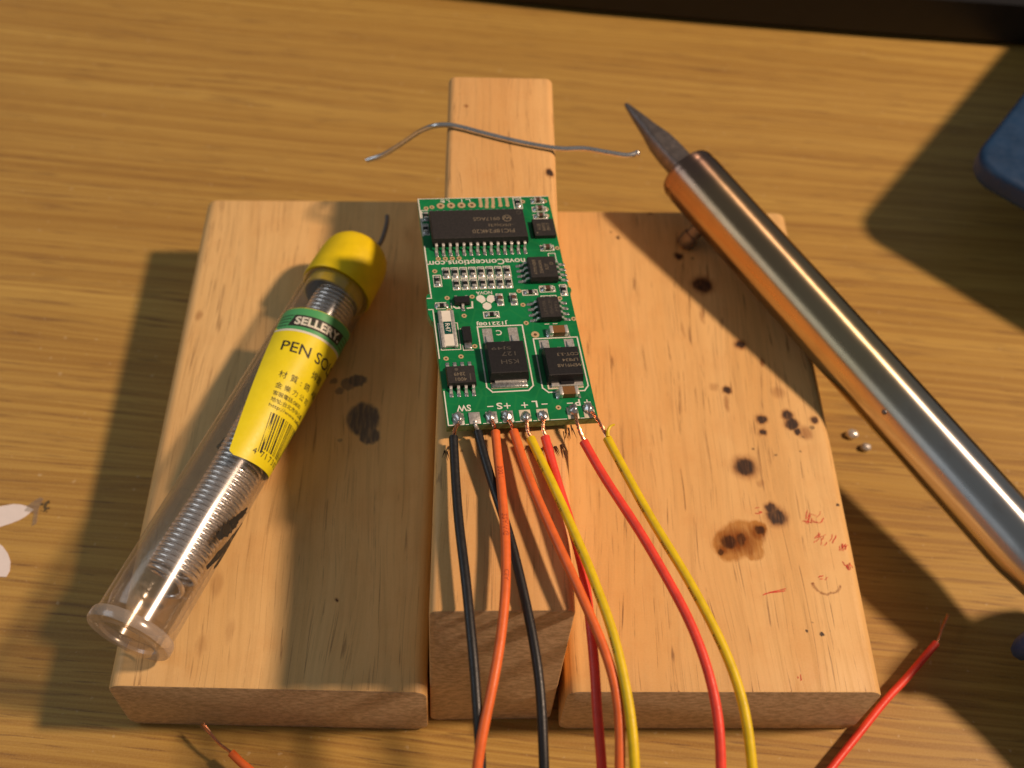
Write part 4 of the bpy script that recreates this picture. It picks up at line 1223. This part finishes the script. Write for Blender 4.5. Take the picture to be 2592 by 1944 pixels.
# black felt pen strokes on the tube
def tube_pt(a, thdeg, lift=0.004):
    th = math.radians(thdeg); return TA + TD * a + (UP * math.cos(th) + SIDE * math.sin(th)) * (0.695 + lift)
bm = bmesh.new()
def felt(p0, p1, w, n=14, rag=0.25):
    L, R = [], []
    for i in range(n + 1):
        f = i / n
        a = p0[0] + (p1[0] - p0[0]) * f; th = p0[1] + (p1[1] - p0[1]) * f
        ww = w * (0.35 + 0.65 * math.sin(PI * min(1, max(0, f * 0.9 + 0.08)))) * (1 + random.uniform(-rag, rag))
        L.append(bm.verts.new(tube_pt(a - ww * 0.35, th + ww * 80))); R.append(bm.verts.new(tube_pt(a + ww * 0.35, th - ww * 80)))
    for i in range(n): bm.faces.new((L[i], L[i + 1], R[i + 1], R[i]))
felt((6.10, -88), (6.60, -68), 0.05); felt((6.16, -92), (6.55, -74), 0.035); felt((6.45, -78), (6.95, -62), 0.13); felt((6.40, -80), (6.60, -74), 0.12)
felt((6.30, -108), (7.48, -73), 0.085); felt((6.75, -106), (7.35, -92), 0.085); felt((6.9, -104), (7.30, -98), 0.05)
trel(finish('felt_pen_mark', bm, M_ink, TUBE, smooth=False))

# ------------------------------------------------------------------ blue plastic box at the right edge
pts = []
def arc(cx, cy, r, a0, a1, n=8):
    return [(cx + r * math.cos(math.radians(a0 + (a1 - a0) * k / n)), cy + r * math.sin(math.radians(a0 + (a1 - a0) * k / n))) for k in range(n + 1)]
o0 = arc(12.20, 12.90, 0.80, 142, 228, 8) + [(15.4, 8.9)] + arc(17.5, 7.8, 0.8, 240, 300, 5) + arc(27.0, 14.5, 0.9, -30, 40, 5) + arc(18.9, 21.2, 0.9, 70, 140, 5)
ctr = Vector((18.5, 14.6))
BOX = empty('plastic_box', (ctr.x, ctr.y, 0))
tag(BOX, 'dark blue plastic box with a rounded corner at the right edge of the desk', 'box')
lid = finish('lid', prism_bm([(x - ctr.x, y - ctr.y) for x, y in o0], 2.02, 2.62, 0.16, 4), plain('blue_box_plastic', (0.009, 0.040, 0.105), 0.5, var=0.12, nscale=1.5, bump=0.15, bscale=30), BOX, angle=50)
inn = [((x - ctr.x) * 0.62, (y - ctr.y) * 0.62) for x, y in o0]
finish('base', prism_bm(inn, 0.0, 2.03, 0.05, 2), M_blue, BOX, angle=50)

# ------------------------------------------------------------------ black appliance along the far edge
def case_outline():
    f = [(-14, 23.6), (-9, 22.7), (-3.47, 21.95), (2.83, 21.30), (6.34, 21.05), (11.04, 20.76), (15.71, 20.55), (24, 20.3), (40, 20.0)]
    return f + [(40, 46), (-14, 46)]
KB = empty('black_case', (8, 30, 0))
tag(KB, 'glossy black plastic case with a rounded front edge along the back of the desk', 'appliance')
bm = prism_bm([(x - 8, y - 30) for x, y in case_outline()], 0.22, 1.46, 0.52, 6)
M_case = plain('black_gloss_plastic', (0.012, 0.011, 0.011), 0.42, var=0.1, nscale=2, bump=0.05, bscale=30, spec=0.3)
finish('shell', bm, M_case, KB, angle=60)
bm = prism_bm([(x - 8, y - 30 + 0.35) for x, y in case_outline()[:9]] + [(31.5, 15.8), (-21.5, 15.8)], 0.0, 0.23)
finish('underside', bm, M_epoxy2, KB, smooth=False)

# ------------------------------------------------------------------ white fruit shaped sticker at the left edge
STK = empty('sticker', (-11, 3.6, 0))
tag(STK, 'white fruit silhouette sticker with a separate leaf, stuck on the desk at the left edge', 'sticker')
M_stk = plain('white_vinyl', (0.78, 0.71, 0.68), 0.45, var=0.02)
leaf = [(-9.43, 4.37), (-9.56, 4.44), (-9.70, 4.48), (-9.85, 4.49), (-10.11, 4.43), (-10.5, 4.25), (-10.9, 3.95), (-11.15, 3.65), (-10.95, 3.66), (-10.6, 3.72), (-10.3, 3.83), (-10.0, 3.96), (-9.79, 4.05), (-9.65, 4.13), (-9.55, 4.21)]
finish('leaf', prism_bm([(x + 11, y - 3.6) for x, y in leaf], 0.001, 0.014), M_stk, STK, smooth=False)
body = [(-13.0, 2.87)] + [(-9.60, 2.87), (-9.565, 3.0), (-9.60, 3.2), (-9.69, 3.37), (-9.82, 3.52), (-9.98, 3.63), (-10.2, 3.70), (-10.5, 3.72), (-10.85, 3.64), (-11.25, 3.55), (-11.65, 3.64), (-12.0, 3.72), (-12.4, 3.68), (-12.8, 3.45), (-13.0, 3.1)]
finish('body', prism_bm([(x + 11, y - 3.6) for x, y in body], 0.001, 0.014), M_stk, STK, smooth=False)
film = [(-9.56, 4.47), (-9.36, 4.66), (-9.28, 4.62), (-9.33, 4.40), (-9.29, 4.06), (-9.37, 3.98), (-9.40, 4.30), (-9.60, 4.33)]
finish('film_scrap', prism_bm([(x + 11, y - 3.6) for x, y in film], 0.016, 0.022), clear_material('grubby_clear_film', (0.95, 0.94, 0.92), rough=0.3, milk=0.05), STK, smooth=False)
bm = bmesh.new()
for k in range(16):
    x = -9.20 + random.gauss(0, 0.05); y = 4.40 + random.gauss(0, 0.10)
    b2 = bmesh.new(); bmesh.ops.create_icosphere(b2, subdivisions=1, radius=random.uniform(0.012, 0.035), matrix=Matrix.Translation((x + 11, y - 3.6, 0.012)) @ Matrix.Diagonal((1, 1, 0.4, 1))); merge(bm, b2)
dd = finish('glue_dirt', bm, plain('glue_dirt', (0.10, 0.07, 0.03), 0.9), STK); dd['kind'] = 'stuff'
